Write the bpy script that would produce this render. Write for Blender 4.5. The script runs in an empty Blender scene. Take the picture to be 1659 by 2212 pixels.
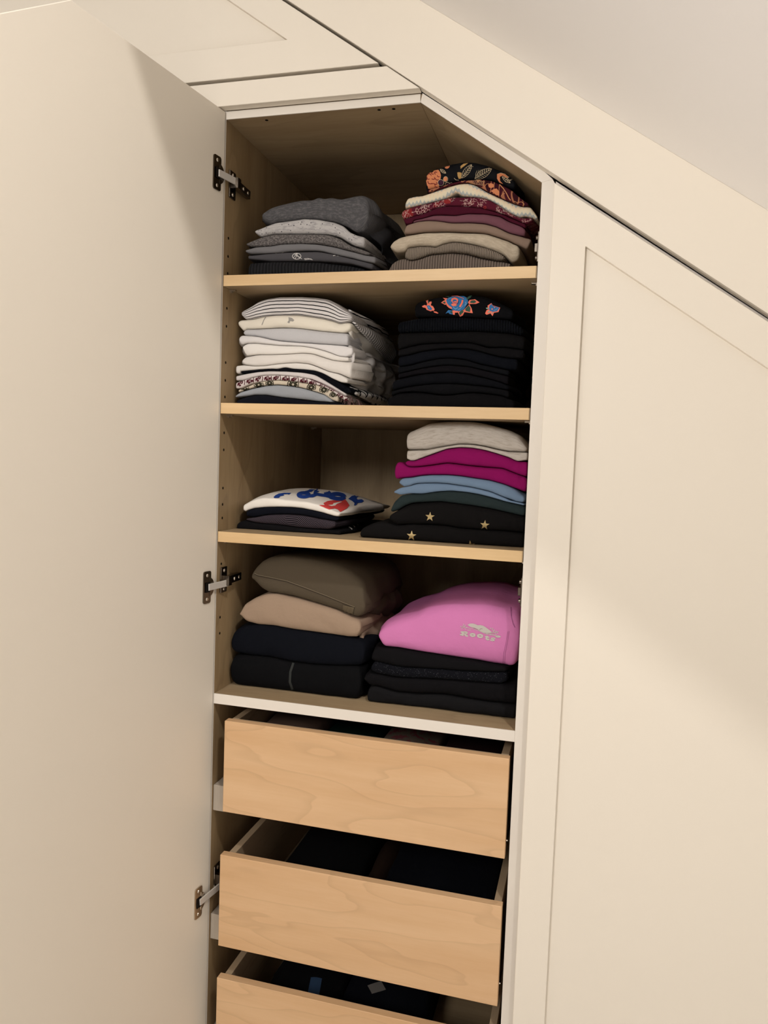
import bpy, bmesh, math, random
import numpy as np
from mathutils import Vector, Matrix, noise
from mathutils.bvhtree import BVHTree
from mathutils.geometry import delaunay_2d_cdt

# ---------------------------------------------------------------- camera
FOC = 1644.566
CAM = np.array([0.6472, -1.2554, 1.5])
RT = np.array([0.9649, 0.2601, 0.0362]); RT /= np.linalg.norm(RT)
FW = np.array([-0.2574, 0.964, -0.0666]); FW -= RT*FW.dot(RT); FW /= np.linalg.norm(FW)
UP = np.cross(RT, FW)
scn = bpy.context.scene
cam = bpy.data.cameras.new('camera'); cam_o = bpy.data.objects.new('camera', cam)
scn.collection.objects.link(cam_o); scn.camera = cam_o
cam.sensor_fit = 'HORIZONTAL'; cam.sensor_width = 36.0; cam.lens = FOC/1659*36; cam.clip_start = .01
cam_o.matrix_world = Matrix(((RT[0], UP[0], -FW[0], CAM[0]), (RT[1], UP[1], -FW[1], CAM[1]),
                             (RT[2], UP[2], -FW[2], CAM[2]), (0, 0, 0, 1)))
# ---------------------------------------------------------------- world, lights, exposure
w = bpy.data.worlds.new('world'); scn.world = w; w.use_nodes = True
w.node_tree.nodes['Background'].inputs[0].default_value = (1, .86, .7, 1)
w.node_tree.nodes['Background'].inputs[1].default_value = .05
scn.view_settings.view_transform = 'Standard'; scn.view_settings.look = 'None'
scn.view_settings.gamma = 1; scn.view_settings.exposure = 0.0
scn.view_settings.use_curve_mapping = False

def lamp(name, loc, size, power, col, target=None):
    l = bpy.data.lights.new(name, 'AREA'); l.shape = 'DISK'; l.size = size; l.energy = power; l.color = col
    o = bpy.data.objects.new(name, l); scn.collection.objects.link(o); o.location = loc
    d = Vector(target)-Vector(loc) if target else Vector((0, 0, -1))
    o.rotation_euler = d.to_track_quat('-Z', 'Y').to_euler(); return o
lamp('downlight_near', (1.11, -1.20, 2.86), .085, 13.5, (1, .965, .93), (.5, 0, 1.1))
lamp('pendant_room', (-.10, -2.45, 2.2), .6, 28.5, (1, .965, .93), (.25, 0, 1.6))
sp_l = bpy.data.lights.new('ceiling_fill', 'SPOT'); sp_l.energy = 31; sp_l.color = (1, .965, .93); sp_l.spot_size = math.radians(66)  # added fill spot to brighten the sloping ceiling, not a lamp of the room
sp_l.spot_blend = 1; sp_l.shadow_soft_size = .12
sp_o = bpy.data.objects.new('ceiling_fill', sp_l); scn.collection.objects.link(sp_o); sp_o.location = (-.5, -1.25, .9)
fill_l = bpy.data.lights.new('floor_bounce_fill', 'SPOT'); fill_l.energy = 345; fill_l.color = (1, .965, .93); fill_l.spot_size = math.radians(64)  # added fill: its bounce off the floor lifts the ceiling and lower doors
fill_l.spot_blend = .6; fill_l.shadow_soft_size = .05
fill_o = bpy.data.objects.new('floor_bounce_fill', fill_l); scn.collection.objects.link(fill_o); fill_o.location = (.8, -2.0, 2.87)
sp_o.rotation_euler = (Vector((1.25, -.55, 2.0))-sp_o.location).to_track_quat('-Z', 'Y').to_euler()
# ---------------------------------------------------------------- materials
def pr(m): return m.node_tree.nodes['Principled BSDF']
def lin(h):
    h = h.lstrip('#'); c = [int(h[i:i+2], 16)/255 for i in (0, 2, 4)]
    return tuple(((v+.055)/1.055)**2.4 if v > .04045 else v/12.92 for v in c)+(1,)
def base(name, col, rough=.6, spec=.3, metal=0):
    m = bpy.data.materials.new(name); m.use_nodes = True; p = pr(m)
    p.inputs['Base Color'].default_value = col if len(col) == 4 else (*col, 1)
    p.inputs['Roughness'].default_value = rough; p.inputs['Specular IOR Level'].default_value = spec
    p.inputs['Metallic'].default_value = metal; return m
class NT:
    def __init__(s, m): s.t = m.node_tree; s.n = s.t.nodes
    def add(s, typ, **kw):
        n = s.n.new(typ)
        for k, v in kw.items():
            if k.startswith('_'): setattr(n, k[1:], v)
            else: n.inputs[k.replace('0', ' ')].default_value = v
        return n
    def ln(s, a, b): s.t.links.new(a, b)
    def math(s, op, a, b=None, c=None):
        n = s.n.new('ShaderNodeMath'); n.operation = op
        for i, v in enumerate((a, b, c)):
            if v is None: continue
            if isinstance(v, (int, float)): n.inputs[i].default_value = v
            else: s.ln(v, n.inputs[i])
        return n.outputs[0]
    def ramp(s, f, stops, interp='LINEAR'):
        n = s.n.new('ShaderNodeValToRGB'); n.color_ramp.interpolation = interp
        while len(n.color_ramp.elements) < len(stops): n.color_ramp.elements.new(.5)
        for e, (p, c) in zip(n.color_ramp.elements, stops): e.position = p; e.color = c if len(c) == 4 else (*c, 1)
        s.ln(f, n.inputs[0]); return n.outputs[0]
    def mix(s, f, a, b):
        n = s.n.new('ShaderNodeMix'); n.data_type = 'RGBA'
        for sock, v in ((n.inputs[0], f), (n.inputs[6], a), (n.inputs[7], b)):
            if isinstance(v, (int, float)): sock.default_value = v
            elif isinstance(v, tuple): sock.default_value = v if len(v) == 4 else (*v, 1)
            else: s.ln(v, sock)
        return n.outputs[2]
    def noise(s, vec, scale, detail=3, rough=.5):
        n = s.n.new('ShaderNodeTexNoise'); n.inputs['Scale'].default_value = scale
        n.inputs['Detail'].default_value = detail; n.inputs['Roughness'].default_value = rough
        if vec is not None: s.ln(vec, n.inputs['Vector'])
        return n.outputs[0]
    def vec(s, kind='Object', scale=(1, 1, 1)):
        t = s.n.new('ShaderNodeTexCoord'); mp = s.n.new('ShaderNodeMapping'); mp.inputs['Scale'].default_value = scale
        s.ln(t.outputs[kind], mp.inputs[0]); return mp.outputs[0]
    def bump(s, h, strength, dist=.001, prev=None):
        n = s.n.new('ShaderNodeBump'); n.inputs['Strength'].default_value = strength; n.inputs['Distance'].default_value = dist
        s.ln(h, n.inputs['Height'])
        if prev: s.ln(prev, n.inputs['Normal'])
        return n.outputs[0]

def paint(name, col, mott=.03):
    m = base(name, col, .45, .35); t = NT(m); p = pr(m)
    n = t.noise(t.vec(), 3.0, 2)
    c2 = tuple(v*(1-mott) for v in col[:3])+(1,)
    t.ln(t.mix(n, col, c2), p.inputs['Base Color'])
    t.ln(t.bump(t.noise(t.vec(), 420, 2), .12, .0004), p.inputs['Normal']); return m
CREAM = paint('cream_paint', (.80, .73, .625, 1))
CREAMW = paint('box_edge_paint', (.76, .70, .62, 1), .06)
CEIL = paint('ceiling_paint', (.90, .87, .845, 1), .01)
WALLP = paint('wall_paint', (.77, .75, .72, 1), .01)
FLOORM = base('floor_pale_carpet', (.62, .59, .55), .9)

def wood(name, c1, c2, axis='z', contour=0, rough=.45, fine=1.0, streak=(.25, .25)):
    """axis: grain direction; contour>0 draws cathedral lines"""
    m = base(name, c1, rough, .3); t = NT(m); p = pr(m)
    sc = {'z': (9, 9, .8), 'x': (.8, 9, 9), 'y': (9, .8, 9)}[axis]
    v = t.vec('Object', sc); n1 = t.noise(v, 2.2, 4, .6)
    n2 = t.noise(t.vec('Object', tuple(a*9 for a in sc)), 3.0, 3, .6)
    f = t.math('ADD', t.math('MULTIPLY', n1, .75), t.math('MULTIPLY', n2, .25*fine))
    col = t.ramp(f, [(.3, c2), (.62, c1)])
    if contour:
        sc2 = {'z': (4.2, 4.2, 1.1), 'x': (1.0, 4.6, 4.6), 'y': (4, 1, 4)}[axis]
        n3 = t.noise(t.vec('Object', sc2), 1.7, 3, .42)
        fr = t.math('FRACT', t.math('MULTIPLY', n3, contour))
        dark = t.ramp(fr, [(0, (.0, .0, .0)), (.80, (.22, .22, .22)), (.965, (1, 1, 1)), (1, (0, 0, 0))])
        col = t.mix(t.math('MULTIPLY', dark, streak[0]), col, tuple(v*.62 for v in c2[:3]))
    t.ln(col, p.inputs['Base Color'])
    t.ln(t.bump(n2, .08, .0005), p.inputs['Normal']); return m
BIRCH = wood('birch_interior', (.385, .275, .15), (.27, .18, .092), 'z', 5, .5, 1, (.3, 0))
BIRCHX = wood('birch_shelf_board', (.40, .295, .175), (.31, .215, .12), 'x', 6, .5, 1, (.25, 0))
EDGE = wood('maple_edge_band', (.70, .50, .27), (.60, .40, .20), 'x', 0, .4, 1)
DRAWM = wood('birch_drawer_front', (.69, .455, .26), (.61, .375, .195), 'x', 12, .35, .6, (.25, 0))
PLYE = wood('plywood_edge', (.45, .33, .21), (.22, .15, .09), 'y', 0, .6, 2.2)
BLOCKM = wood('grey_spacer_wood', (.42, .36, .29), (.33, .28, .23), 'z', 0, .6, 1.5)
NICK = base('nickel', (.62, .56, .48), .28, .5, 1)
DNICK = base('dark_nickel', (.20, .17, .14), .22, .5, 1)
ARMM = base('satin_steel', (.60, .56, .51), .5, .5, .35)
HOLE = base('hole_dark', (.012, .009, .007), .9, .05)

# fabrics -------------------------------------------------------------
def fabric(name, col, heather=None, rib=None, stripes=None, spots=None, pattern=None, bump=.35, rough=.92):
    m = base(name, col, rough, .08); t = NT(m); p = pr(m)
    c = col if len(col) == 4 else (*col, 1)
    uv = t.vec('UV'); out = None
    if heather:                     # (colour, scale, stretch, threshold)
        hc, hs, st, lo, hi = heather
        n = t.noise(t.vec('UV', (1, st, 1)), hs, 3, .65)
        out = t.mix(t.ramp(n, [(lo, (0, 0, 0)), (hi, (1, 1, 1))]), c, hc)
    if spots:                       # (colour, scale, size)
        vn = t.add('ShaderNodeTexVoronoi'); vn.inputs['Scale'].default_value = spots[1]; t.ln(uv, vn.inputs['Vector'])
        f = t.math('LESS_THAN', vn.outputs['Distance'], spots[2])
        out = t.mix(f, out or c, spots[0])
    sep = t.n.new('ShaderNodeSeparateXYZ'); t.ln(uv, sep.inputs[0])
    U, V = sep.outputs[0], sep.outputs[1]
    if stripes:                     # (axis, colour, pitch, duty, wobble)
        ax, sc_, pitch, duty = stripes
        a = V if ax == 'v' else U
        a = t.math('ADD', a, t.math('MULTIPLY', t.noise(uv, 25, 2), .0035))
        fr = t.math('FRACT', t.math('MULTIPLY', t.math('ADD', a, 10.0), 1/pitch))
        out = t.mix(t.math('LESS_THAN', fr, duty), out or c, sc_)
    if pattern: out = pattern(t, uv, U, V, c)
    if out is not None: t.ln(out, p.inputs['Base Color'])
    nrm = t.bump(t.noise(uv, 900, 2), bump, .0006)
    nrm = t.bump(t.noise(uv, 38, 3), .35, .004, nrm)
    if rib:
        s = t.math('SINE', t.math('MULTIPLY', U, 2*math.pi/rib))
        nrm = t.bump(s, 1.0, .0011, nrm)
        cc = out if out is not None else c
        t.ln(t.mix(t.math('MULTIPLY', t.math('ADD', s, 1.0), .5), tuple(v*.55 for v in c[:3]), tuple(min(1, v*1.15) for v in c[:3])), p.inputs['Base Color'])
    t.ln(nrm, p.inputs['Normal']); return m

def pat_red(t, uv, U, V, c):
    v = t.add('ShaderNodeTexVoronoi', _feature='DISTANCE_TO_EDGE'); v.inputs['Scale'].default_value = 230; t.ln(uv, v.inputs['Vector'])
    n = t.noise(uv, 60, 2); patch = t.ramp(t.noise(uv, 22, 1), [(.45, (0, 0, 0)), (.5, (1, 1, 1))])
    edge = t.math('LESS_THAN', v.outputs['Distance'], .07)
    f = t.math('MULTIPLY', t.math('MULTIPLY', edge, t.math('GREATER_THAN', n, .5)), patch)
    b = t.mix(t.ramp(t.noise(uv, 30, 1), [(.55, (0, 0, 0)), (.6, (1, 1, 1))]), c, (.20, .018, .02))
    return t.mix(f, b, (.40, .24, .22))
def pat_paisley(t, uv, U, V, c):
    n = t.noise(uv, 42, 1.5, .4)
    b = t.ramp(n, [(.0, (.035, .006, .012)), (.43, (.035, .006, .012)), (.44, (.40, .17, .08)), (.455, (.38, .15, .07)), (.465, (.05, .008, .014)),
                   (.56, (.05, .008, .014)), (.57, (.34, .13, .07)), (.60, (.34, .13, .07)), (.61, (.03, .006, .01))], 'LINEAR')
    return b
def pat_nordic(t, uv, U, V, c):
    zig = t.math('ABSOLUTE', t.math('SUBTRACT', t.math('FRACT', t.math('MULTIPLY', U, 150.0)), .5))
    a = t.math('ADD', t.math('MULTIPLY', V, 60.0), t.math('MULTIPLY', zig, .5))
    a = t.math('ADD', a, t.math('MULTIPLY', t.noise(uv, 28, 2), 1.6))
    return t.ramp(t.math('FRACT', a), [(.0, (.72, .60, .42)), (.34, (.70, .56, .42)), (.36, (.40, .42, .40)), (.62, (.40, .42, .40)), (.64, (.66, .60, .46)), (1, (.72, .62, .45))], 'LINEAR')
def pat_zig(t, uv, U, V, c):
    a = t.math('ABSOLUTE', t.math('SUBTRACT', t.math('FRACT', t.math('MULTIPLY', U, 10.5)), .5))
    a = t.math('MULTIPLY', t.math('MAXIMUM', t.math('SUBTRACT', a, .12), 0.0), .06)
    f = t.math('FRACT', t.math('MULTIPLY', t.math('ADD', V, a), 360.0))
    return t.mix(t.math('LESS_THAN', f, .42), c, (.095, .075, .09))
def pat_scallop(t, uv, U, V, c):
    fu = t.math('FRACT', t.math('MULTIPLY', U, 48.0))
    arc = t.math('MULTIPLY', t.math('POWER', t.math('ABSOLUTE', t.math('SUBTRACT', fu, .5)), 2.0), 2.2)
    f = t.math('FRACT', t.math('ADD', t.math('MULTIPLY', V, 48.0), arc))
    return t.mix(t.math('LESS_THAN', f, .26), c, (.012, .012, .014))

# ---------------------------------------------------------------- object helpers
ROOTLOC = {}
def link(o): scn.collection.objects.link(o); return o
def worldloc(o):
    v = Vector((0, 0, 0))
    while o is not None: v += o.location; o = o.parent
    return v
def mk(name, verts, faces, mat, parent=None, smooth=False, uv=None, origin=None, kind=None, label=None):
    me = bpy.data.meshes.new(name)
    off = worldloc(parent) if parent else Vector(origin or (0, 0, 0))
    me.from_pydata([Vector(v)-off for v in verts], [], faces)
    mats = mat if isinstance(mat, list) else [mat]
    for m in mats: me.materials.append(m)
    if smooth: me.polygons.foreach_set('use_smooth', [True]*len(me.polygons))
    if uv is not None:
        l = me.uv_layers.new(name='UVMap'); li = np.zeros(len(me.loops), dtype=np.int32); me.loops.foreach_get('vertex_index', li)
        l.data.foreach_set('uv', np.asarray(uv, dtype=np.float32)[li].ravel())
    me.update(); o = bpy.data.objects.new(name, me); link(o)
    if parent: o.parent = parent
    else: o.location = off
    if kind: o['kind'] = kind
    if label: o['label'] = label
    return o
def tag(o, label, cat, group=None):
    o['label'] = label; o['category'] = cat
    if group: o['group'] = group
    return o
def root(name, loc, label, cat, group=None):
    o = bpy.data.objects.new(name, None); link(o); o.location = loc; o.empty_display_size = .05
    return tag(o, label, cat, group)
def from_bm(name, bm, mat, parent=None, smooth=False, **kw):
    bm.normal_update(); vs = [v.co.copy() for v in bm.verts]; bm.verts.index_update()
    fs = [[v.index for v in f.verts] for f in bm.faces]; bm.free()
    return mk(name, vs, fs, mat, parent, smooth, **kw)
def bevel(bm, w, seg=2):
    if w: bmesh.ops.bevel(bm, geom=bm.edges[:], offset=w, segments=seg, affect='EDGES', profile=.5)
def box_bm(bm, x0, x1, y0, y1, z0, z1, M=None):
    vs = [bm.verts.new((x, y, z)) for z in (z0, z1) for y in (y0, y1) for x in (x0, x1)]
    for f in ((0, 2, 3, 1), (4, 5, 7, 6), (0, 1, 5, 4), (2, 6, 7, 3), (0, 4, 6, 2), (1, 3, 7, 5)):
        bm.faces.new([vs[i] for i in f])
    if M: bmesh.ops.transform(bm, matrix=M, verts=vs)
    return vs
def box(name, x0, x1, y0, y1, z0, z1, mat, parent=None, bv=.0006, M=None, **kw):
    bm = bmesh.new(); box_bm(bm, x0, x1, y0, y1, z0, z1)
    bevel(bm, bv, 1)
    if M: bmesh.ops.transform(bm, matrix=M, verts=bm.verts[:])
    return from_bm(name, bm, mat, parent, **kw)
def prism(name, poly, y0, y1, mat, parent=None, bv=.0006, M=None, **kw):
    """xz polygon (counter-clockwise seen from -y) extruded from y0 to y1"""
    bm = bmesh.new(); a = [bm.verts.new((x, y0, z)) for x, z in poly]; b = [bm.verts.new((x, y1, z)) for x, z in poly]
    bm.faces.new(a); bm.faces.new(b[::-1]); n = len(poly)
    for i in range(n): bm.faces.new([a[i], b[i], b[(i+1) % n], a[(i+1) % n]])
    bevel(bm, bv, 1)
    if M: bmesh.ops.transform(bm, matrix=M, verts=bm.verts[:])
    return from_bm(name, bm, mat, parent, **kw)
def ring_prism(name, outer, inner, y0, y1, mat, parent=None, bv=.0007, M=None, **kw):
    bm = bmesh.new(); n = len(outer)
    L = [[bm.verts.new((x, y, z)) for x, z in p] for p, y in ((outer, y0), (inner, y0), (inner, y1), (outer, y1))]
    for i in range(n):
        j = (i+1) % n
        for k in range(4):
            A, B = L[k], L[(k+1) % 4]; bm.faces.new([A[i], A[j], B[j], B[i]])
    bevel(bm, bv, 1)
    if M: bmesh.ops.transform(bm, matrix=M, verts=bm.verts[:])
    bmesh.ops.recalc_face_normals(bm, faces=bm.faces[:])
    return from_bm(name, bm, mat, parent, **kw)

# ---------------------------------------------------------------- the room
def zc(x): return 2.239-.667*(x-.344)           # sloping ceiling at the cupboard face
def zfb(x): return 2.102-.688*(x-.354)          # lower edge of the sloping fascia
FLAT = 2.9; XS = .344-(FLAT-2.239)/.667         # where the slope meets the flat ceiling
box('floor', -1.75, 2.25, -3.35, .66, -.05, 0, FLOORM, kind='structure')
prism('ceiling', [(XS, FLAT), (2.2, zc(2.2)), (2.2, zc(2.2)+.12), (XS, FLAT+.12)], -.485, .66, CEIL, kind='structure', bv=0)
box('ceiling', -1.75, 2.25, -3.35, -.4349, FLAT, FLAT+.05, CEIL, kind='structure', bv=0)
box('ceiling', -1.75, XS, -.4351, .66, FLAT, FLAT+.05, CEIL, kind='structure', bv=0)
prism('wall_dormer', [(XS, FLAT), (2.2, zc(2.2)+.115), (2.2, FLAT)], -.485, -.435, WALLP, kind='structure', bv=0)
box('wall_right', 2.2, 2.25, -3.3, .62, 0, FLAT, WALLP, kind='structure', bv=0)
box('wall_left', -1.75, -1.7, -3.3, .62, 0, FLAT, WALLP, kind='structure', bv=0)
box('wall_back', -1.7, 2.2, -3.35, -3.3, 0, FLAT, WALLP, kind='structure', bv=0)
prism('wall_front', [(-1.7, 0), (2.2, 0), (2.2, zc(2.2)), (XS, FLAT), (-1.7, FLAT)], .62, .66, WALLP, kind='structure', bv=0)
# sloping fascia board under the ceiling
prism('trim_1', [(-.62, zfb(-.62)), (1.9, zfb(1.9)), (1.9, zc(1.9)), (-.62, zc(-.62))], -.022, -.002, CREAM, kind='structure')

# ---------------------------------------------------------------- the open wardrobe
W = .551; ZT = 2.088; XT = .349; ZR = 1.9485; D = .541
cab = root('wardrobe_cabinet', (.275, .27, 0), 'open fitted wardrobe cabinet of birch under the sloping ceiling, shelves above drawers', 'wardrobe')
lp = box('side_panel', -.016, 0, 0, D+.012, .06, ZT+.016, [BIRCH], cab)
rp = prism('side_panel', [(W, .06), (.5675, .06), (.5675, ZR+.004), (W, ZR+.0149)], .0006, D+.012, BIRCH, cab)
# painted front edges of the carcass
box('front_edge', -.016, 0, -.001, 0, .06, ZT+.016, CREAMW, lp, 0)
prism('front_edge', [(W, .06), (.5711, .06), (.5711, ZR-.002), (.5675, ZR+.004), (W, ZR)], -.0012, .0006, CREAMW, rp, 0, label='painted off-white front edge with small scuffs')
box('back_panel', 0, W, D, D+.012, .06, ZT, BIRCH, cab)
tp = box('top_panel', 0, XT, .0006, D, ZT, ZT+.016, BIRCHX, cab)
prism('front_edge', [(0, ZT), (XT-.0004, ZT), (XT-.0004, ZT+.0135), (0, ZT+.0135)], -.0012, .0006, CREAMW, tp, 0)
sl = math.hypot(W-XT, ZT-ZR); nx, nz = (ZT-ZR)/sl, (W-XT)/sl
sp = prism('sloped_top_panel', [(XT, ZT), (W, ZR), (W, ZR+.016/nz*.8), (XT, ZT+.015)], .0006, D, BIRCHX, cab)
prism('front_edge', [(XT, ZT), (W, ZR), (.5675, ZR+.004), (W+.004, ZR+.0155), (XT+.003, ZT+.0140)], -.0018, .0006, CREAMW, sp, 0)
# back mounting strip with screws
st = box('mounting_strip', 0, W, D-.012, D, 1.842, 2.0, BIRCHX, cab)
random.seed(4)
def disc(bm, c, axis, r, h, n=16, rim=.0):
    """cylinder centred at c along axis ('x','y' or vector)"""
    q = Vector(axis).to_track_quat('Z', 'Y').to_matrix().to_4x4()
    bmesh.ops.create_cone(bm, cap_ends=True, segments=n, radius1=r, radius2=r-rim, depth=h, matrix=Matrix.Translation(c)@q)
for sx in (.157, .40):
    bm = bmesh.new(); disc(bm, (sx, D-.0125, 1.925), (0, -1, 0), .004, .003, 16, .0012); disc(bm, (sx, D-.0142, 1.925), (0, -1, 0), .0015, .0006, 6)
    from_bm('screw', bm, NICK, st)

# adjustable shelves
for zz in (1.8195, 1.594, 1.3617):
    s = box('shelf', .001, W-.001, .001, D-.02, zz-.019, zz, BIRCHX, cab, 0)
    box('edge_band', .001, W-.0025, -.0004, .001, zz-.019, zz, EDGE, s, .0003, label='pale maple front edge strip')
s = box('shelf', 0, W, .002, D, 1.0435, 1.061, BIRCHX, cab, 0, label='fixed birch shelf above the drawers with a white front edge')
box('edge_band', 0, W, -.001, .002, 1.0425, 1.0612, CREAMW, s, .0005, label='painted off-white front edge strip')
# shelf pins and pin holes (32 mm system)
for zz in (1.8195, 1.594, 1.3617):
    for xs, sgn in ((0, 1), (W, -1)):
        for yy in (.03, .47):
            bm = bmesh.new(); box_bm(bm, min(xs, xs+sgn*.011), max(xs, xs+sgn*.011), yy-.004, yy+.004, zz-.0222, zz-.0193)
            disc(bm, (xs+sgn*.002, yy, zz-.0225), (sgn, 0, 0), .0026, .004, 12)
            from_bm('shelf_pin', bm, NICK, cab)
for zz in [1.889, 1.857, 1.827, 1.765, 1.733, 1.668, 1.636, 1.606, 1.541, 1.51, 1.44, 1.41, 1.385, 1.30, 1.2, 1.17]:
    bm = bmesh.new(); disc(bm, (-.0003, .017, zz), (1, 0, 0), .0025, .0012, 12); from_bm('pin_hole', bm, HOLE, lp)
for sx, sy in ((.07, .014), (.275, .012), (.30, .013)):
    bm = bmesh.new(); disc(bm, (sx, sy, ZT+.0001), (0, 0, 1), .003, .001, 9); from_bm('screw_hole', bm, HOLE, tp)
# metal catches seen edge-on on the right-hand wall
for zz in (1.852, 1.292):
    bm = bmesh.new()
    box_bm(bm, W-.003, W, .008, .030, zz-.024, zz+.024); box_bm(bm, W-.008, W-.003, .014, .06, zz-.007, zz+.007)
    disc(bm, (W-.004, .018, zz+.016), (-1, 0, 0), .004, .005, 12); disc(bm, (W-.004, .018, zz-.016), (-1, 0, 0), .004, .005, 12)
    bevel(bm, .0006, 1); from_bm('mounting_plate', bm, DNICK, rp)

# drawers ---------------------------------------------------------------
def drawer(zt, zb, yf):
    dm = DRAWM
    d = box('drawer', .0285, .5448, yf, yf+.016, zb, zt, dm, cab, .0008, label='birch plywood drawer front with wavy grain')
    zs = zt-.004 if zt > .9 else zt-.010
    for a, b in ((.031, .044), (.5285, .5415)):
        s_ = box('side_panel', a, b, yf+.0285, .46, zb+.012, zs, PLYE, d, .0005)
    box('inner_front', .031, .5415, yf+.0165, yf+.0285, zb+.012, zs, PLYE, d, .0005)
    box('back_panel', .044, .5285, .448, .46, zb+.012, zs, PLYE, d, .0005)
    box('bottom_panel', .044, .5285, yf+.0285, .448, zb+.014, zb+.022, BIRCHX, d, 0)
    for a, b in ((.031, .060), (.512, .545)):
        box('runner_clip', a, b, yf+.045, yf+.08, zb+.0085, zb+.0115, NICK, d, .0004)
    bm = bmesh.new(); box_bm(bm, .5470, .5495, yf+.06, .44, zb+.012, zb+.05); bevel(bm, .0005, 1); from_bm('drawer_runner', bm, DNICK, d)
DR = [(1.017, .846, -.012), (.767, .5925, -.018), (.532, .358, -.020), (.297, .123, -.012)]
for a in DR: drawer(*a)
for zt, zb in ((.886, .837), (.636, .587), (.40, .351)):
    box('spacer_block', .0005, .0235, .0045, .43, zb, zt, BLOCKM, cab, .0008, label='grey timber block between side panel and drawer')

# open door --------------------------------------------------------------
TH = math.radians(9)
dx, dy = -math.sin(TH), -math.cos(TH)            # along the open leaf, away from the hinge edge
nxx, nyy = math.cos(TH), -math.sin(TH)           # inner-face normal
# local frame: X -> along leaf, Y -> outward thickness (-normal), Z up
DM = Matrix(((dx, -nxx, 0, 0), (dy, -nyy, 0, -.004), (0, 0, 1, 0), (0, 0, 0, 1)))
door = prism('door', [(0, .08), (.552, .08), (.552, 2.1+(.346-.552)*.69), (.346, 2.1), (0, 2.1)], 0, .020, CREAM, cab, .0012, M=DM,
             label='open white door leaf with a clipped sloping top corner')
def hinge(zc_, sc_, off, nick):
    # rounded cup plate with a D-shaped flange
    bm = bmesh.new(); pts = []
    a, b, h, r = sc_-.0105, sc_+.0105, .029, .004
    for cx, cz, s0 in ((a+r, h-r, 90), (b-r, h-r, 0), (b-r, -h+r, 270), (a+r, -h+r, 180)):
        for k in range(5):
            an = math.radians(s0+90-k*22.5); pts.append((cx+r*math.cos(an), zc_+cz+r*math.sin(an)))
    def ext(poly, y0, y1):
        A = [bm.verts.new((x, y0, z)) for x, z in poly]; B = [bm.verts.new((x, y1, z)) for x, z in poly]; n = len(poly)
        bm.faces.new(A); bm.faces.new(B[::-1])
        for i in range(n): bm.faces.new([A[i], B[i], B[(i+1) % n], A[(i+1) % n]])
    ext(pts, -.0022, -.0001)
    cup = [(a+.006+.0*k, 0) for k in ()]
    half = [(a+.004-.0125*math.sin(math.radians(t))*1.0, zc_+.0165*math.cos(math.radians(t))) for t in range(0, 181, 15)]
    ext(half, -.0030, -.0001)
    bmesh.ops.transform(bm, matrix=DM, verts=bm.verts[:]); bmesh.ops.recalc_face_normals(bm, faces=bm.faces[:])
    from_bm('hinge_cup_plate', bm, nick, door)
    bm = bmesh.new(); box_bm(bm, sc_-.007, sc_+.006, -.0036, -.0031, zc_-.009, zc_+.009); bmesh.ops.transform(bm, matrix=DM, verts=bm.verts[:])
    from_bm('hinge_cup_opening', bm, HOLE, door)
    for s_ in (1, -1):
        bm = bmesh.new(); disc(bm, (sc_, -.0028, zc_+s_*.0215), (0, -1, 0), .0034, .0014, 14, .001)
        bmesh.ops.transform(bm, matrix=DM, verts=bm.verts[:]); from_bm('screw', bm, NICK, door)
    # bright arm bridging the gap
    p0 = DM@Vector((sc_-.001, -.004, zc_)); p1 = Vector((.014, .018, zc_+off*.35))
    d = (p1-p0); L = d.length; ax = d.normalized(); zv = Vector((0, 0, 1)); sd = ax.cross(zv).normalized(); zv = sd.cross(ax)
    Mx = Matrix(((ax.x, sd.x, zv.x, p0.x), (ax.y, sd.y, zv.y, p0.y), (ax.z, sd.z, zv.z, p0.z), (0, 0, 0, 1)))
    bm = bmesh.new(); box_bm(bm, 0, L, -.0015, .0015, -.0062, .0062); bevel(bm, .001, 2); bmesh.ops.transform(bm, matrix=Mx, verts=bm.verts[:])
    from_bm('hinge_arm', bm, ARMM, door, label='bright steel hinge arm')
    # mounting plate and body on the cabinet wall
    z2 = zc_+off
    bm = bmesh.new(); box_bm(bm, .0001, .0035, .012, .036, z2-.024, z2+.024); bevel(bm, .0016, 2)
    from_bm('mounting_plate', bm, DNICK, lp)
    bm = bmesh.new(); vs = box_bm(bm, .0036, .0155, .014, .078, z2-.0075, z2+.0075)
    for v in vs:
        if v.co.y > .05 and v.co.x > .01: v.co.x -= .003
    bevel(bm, .0012, 2); box_bm(bm, .0036, .019, .012, .024, z2-.009, z2+.009); from_bm('hinge_body', bm, DNICK, lp)
    for yy, zz in ((.024, z2+.017), (.024, z2-.017)):
        bm = bmesh.new(); disc(bm, (.0040, yy, zz), (1, 0, 0), .0042, .0016, 14, .0012); box_bm(bm, .0047, .0051, yy-.0026, yy+.0026, zz-.0006, zz+.0006)
        from_bm('screw', bm, NICK, lp)
    for yy in (.045, .066):
        bm = bmesh.new(); disc(bm, (.0150-(.0015 if yy > .05 else 0), yy, z2), (1, 0, 0), .0038, .0014, 14, .001); from_bm('screw', bm, NICK, lp)
hinge(1.988, .0225, -.004, DNICK)
hinge(1.263, .0265, .007, DNICK)
hinge(.680, .0330, .020, NICK)
hinge(.22, .0330, .010, NICK)

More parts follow.
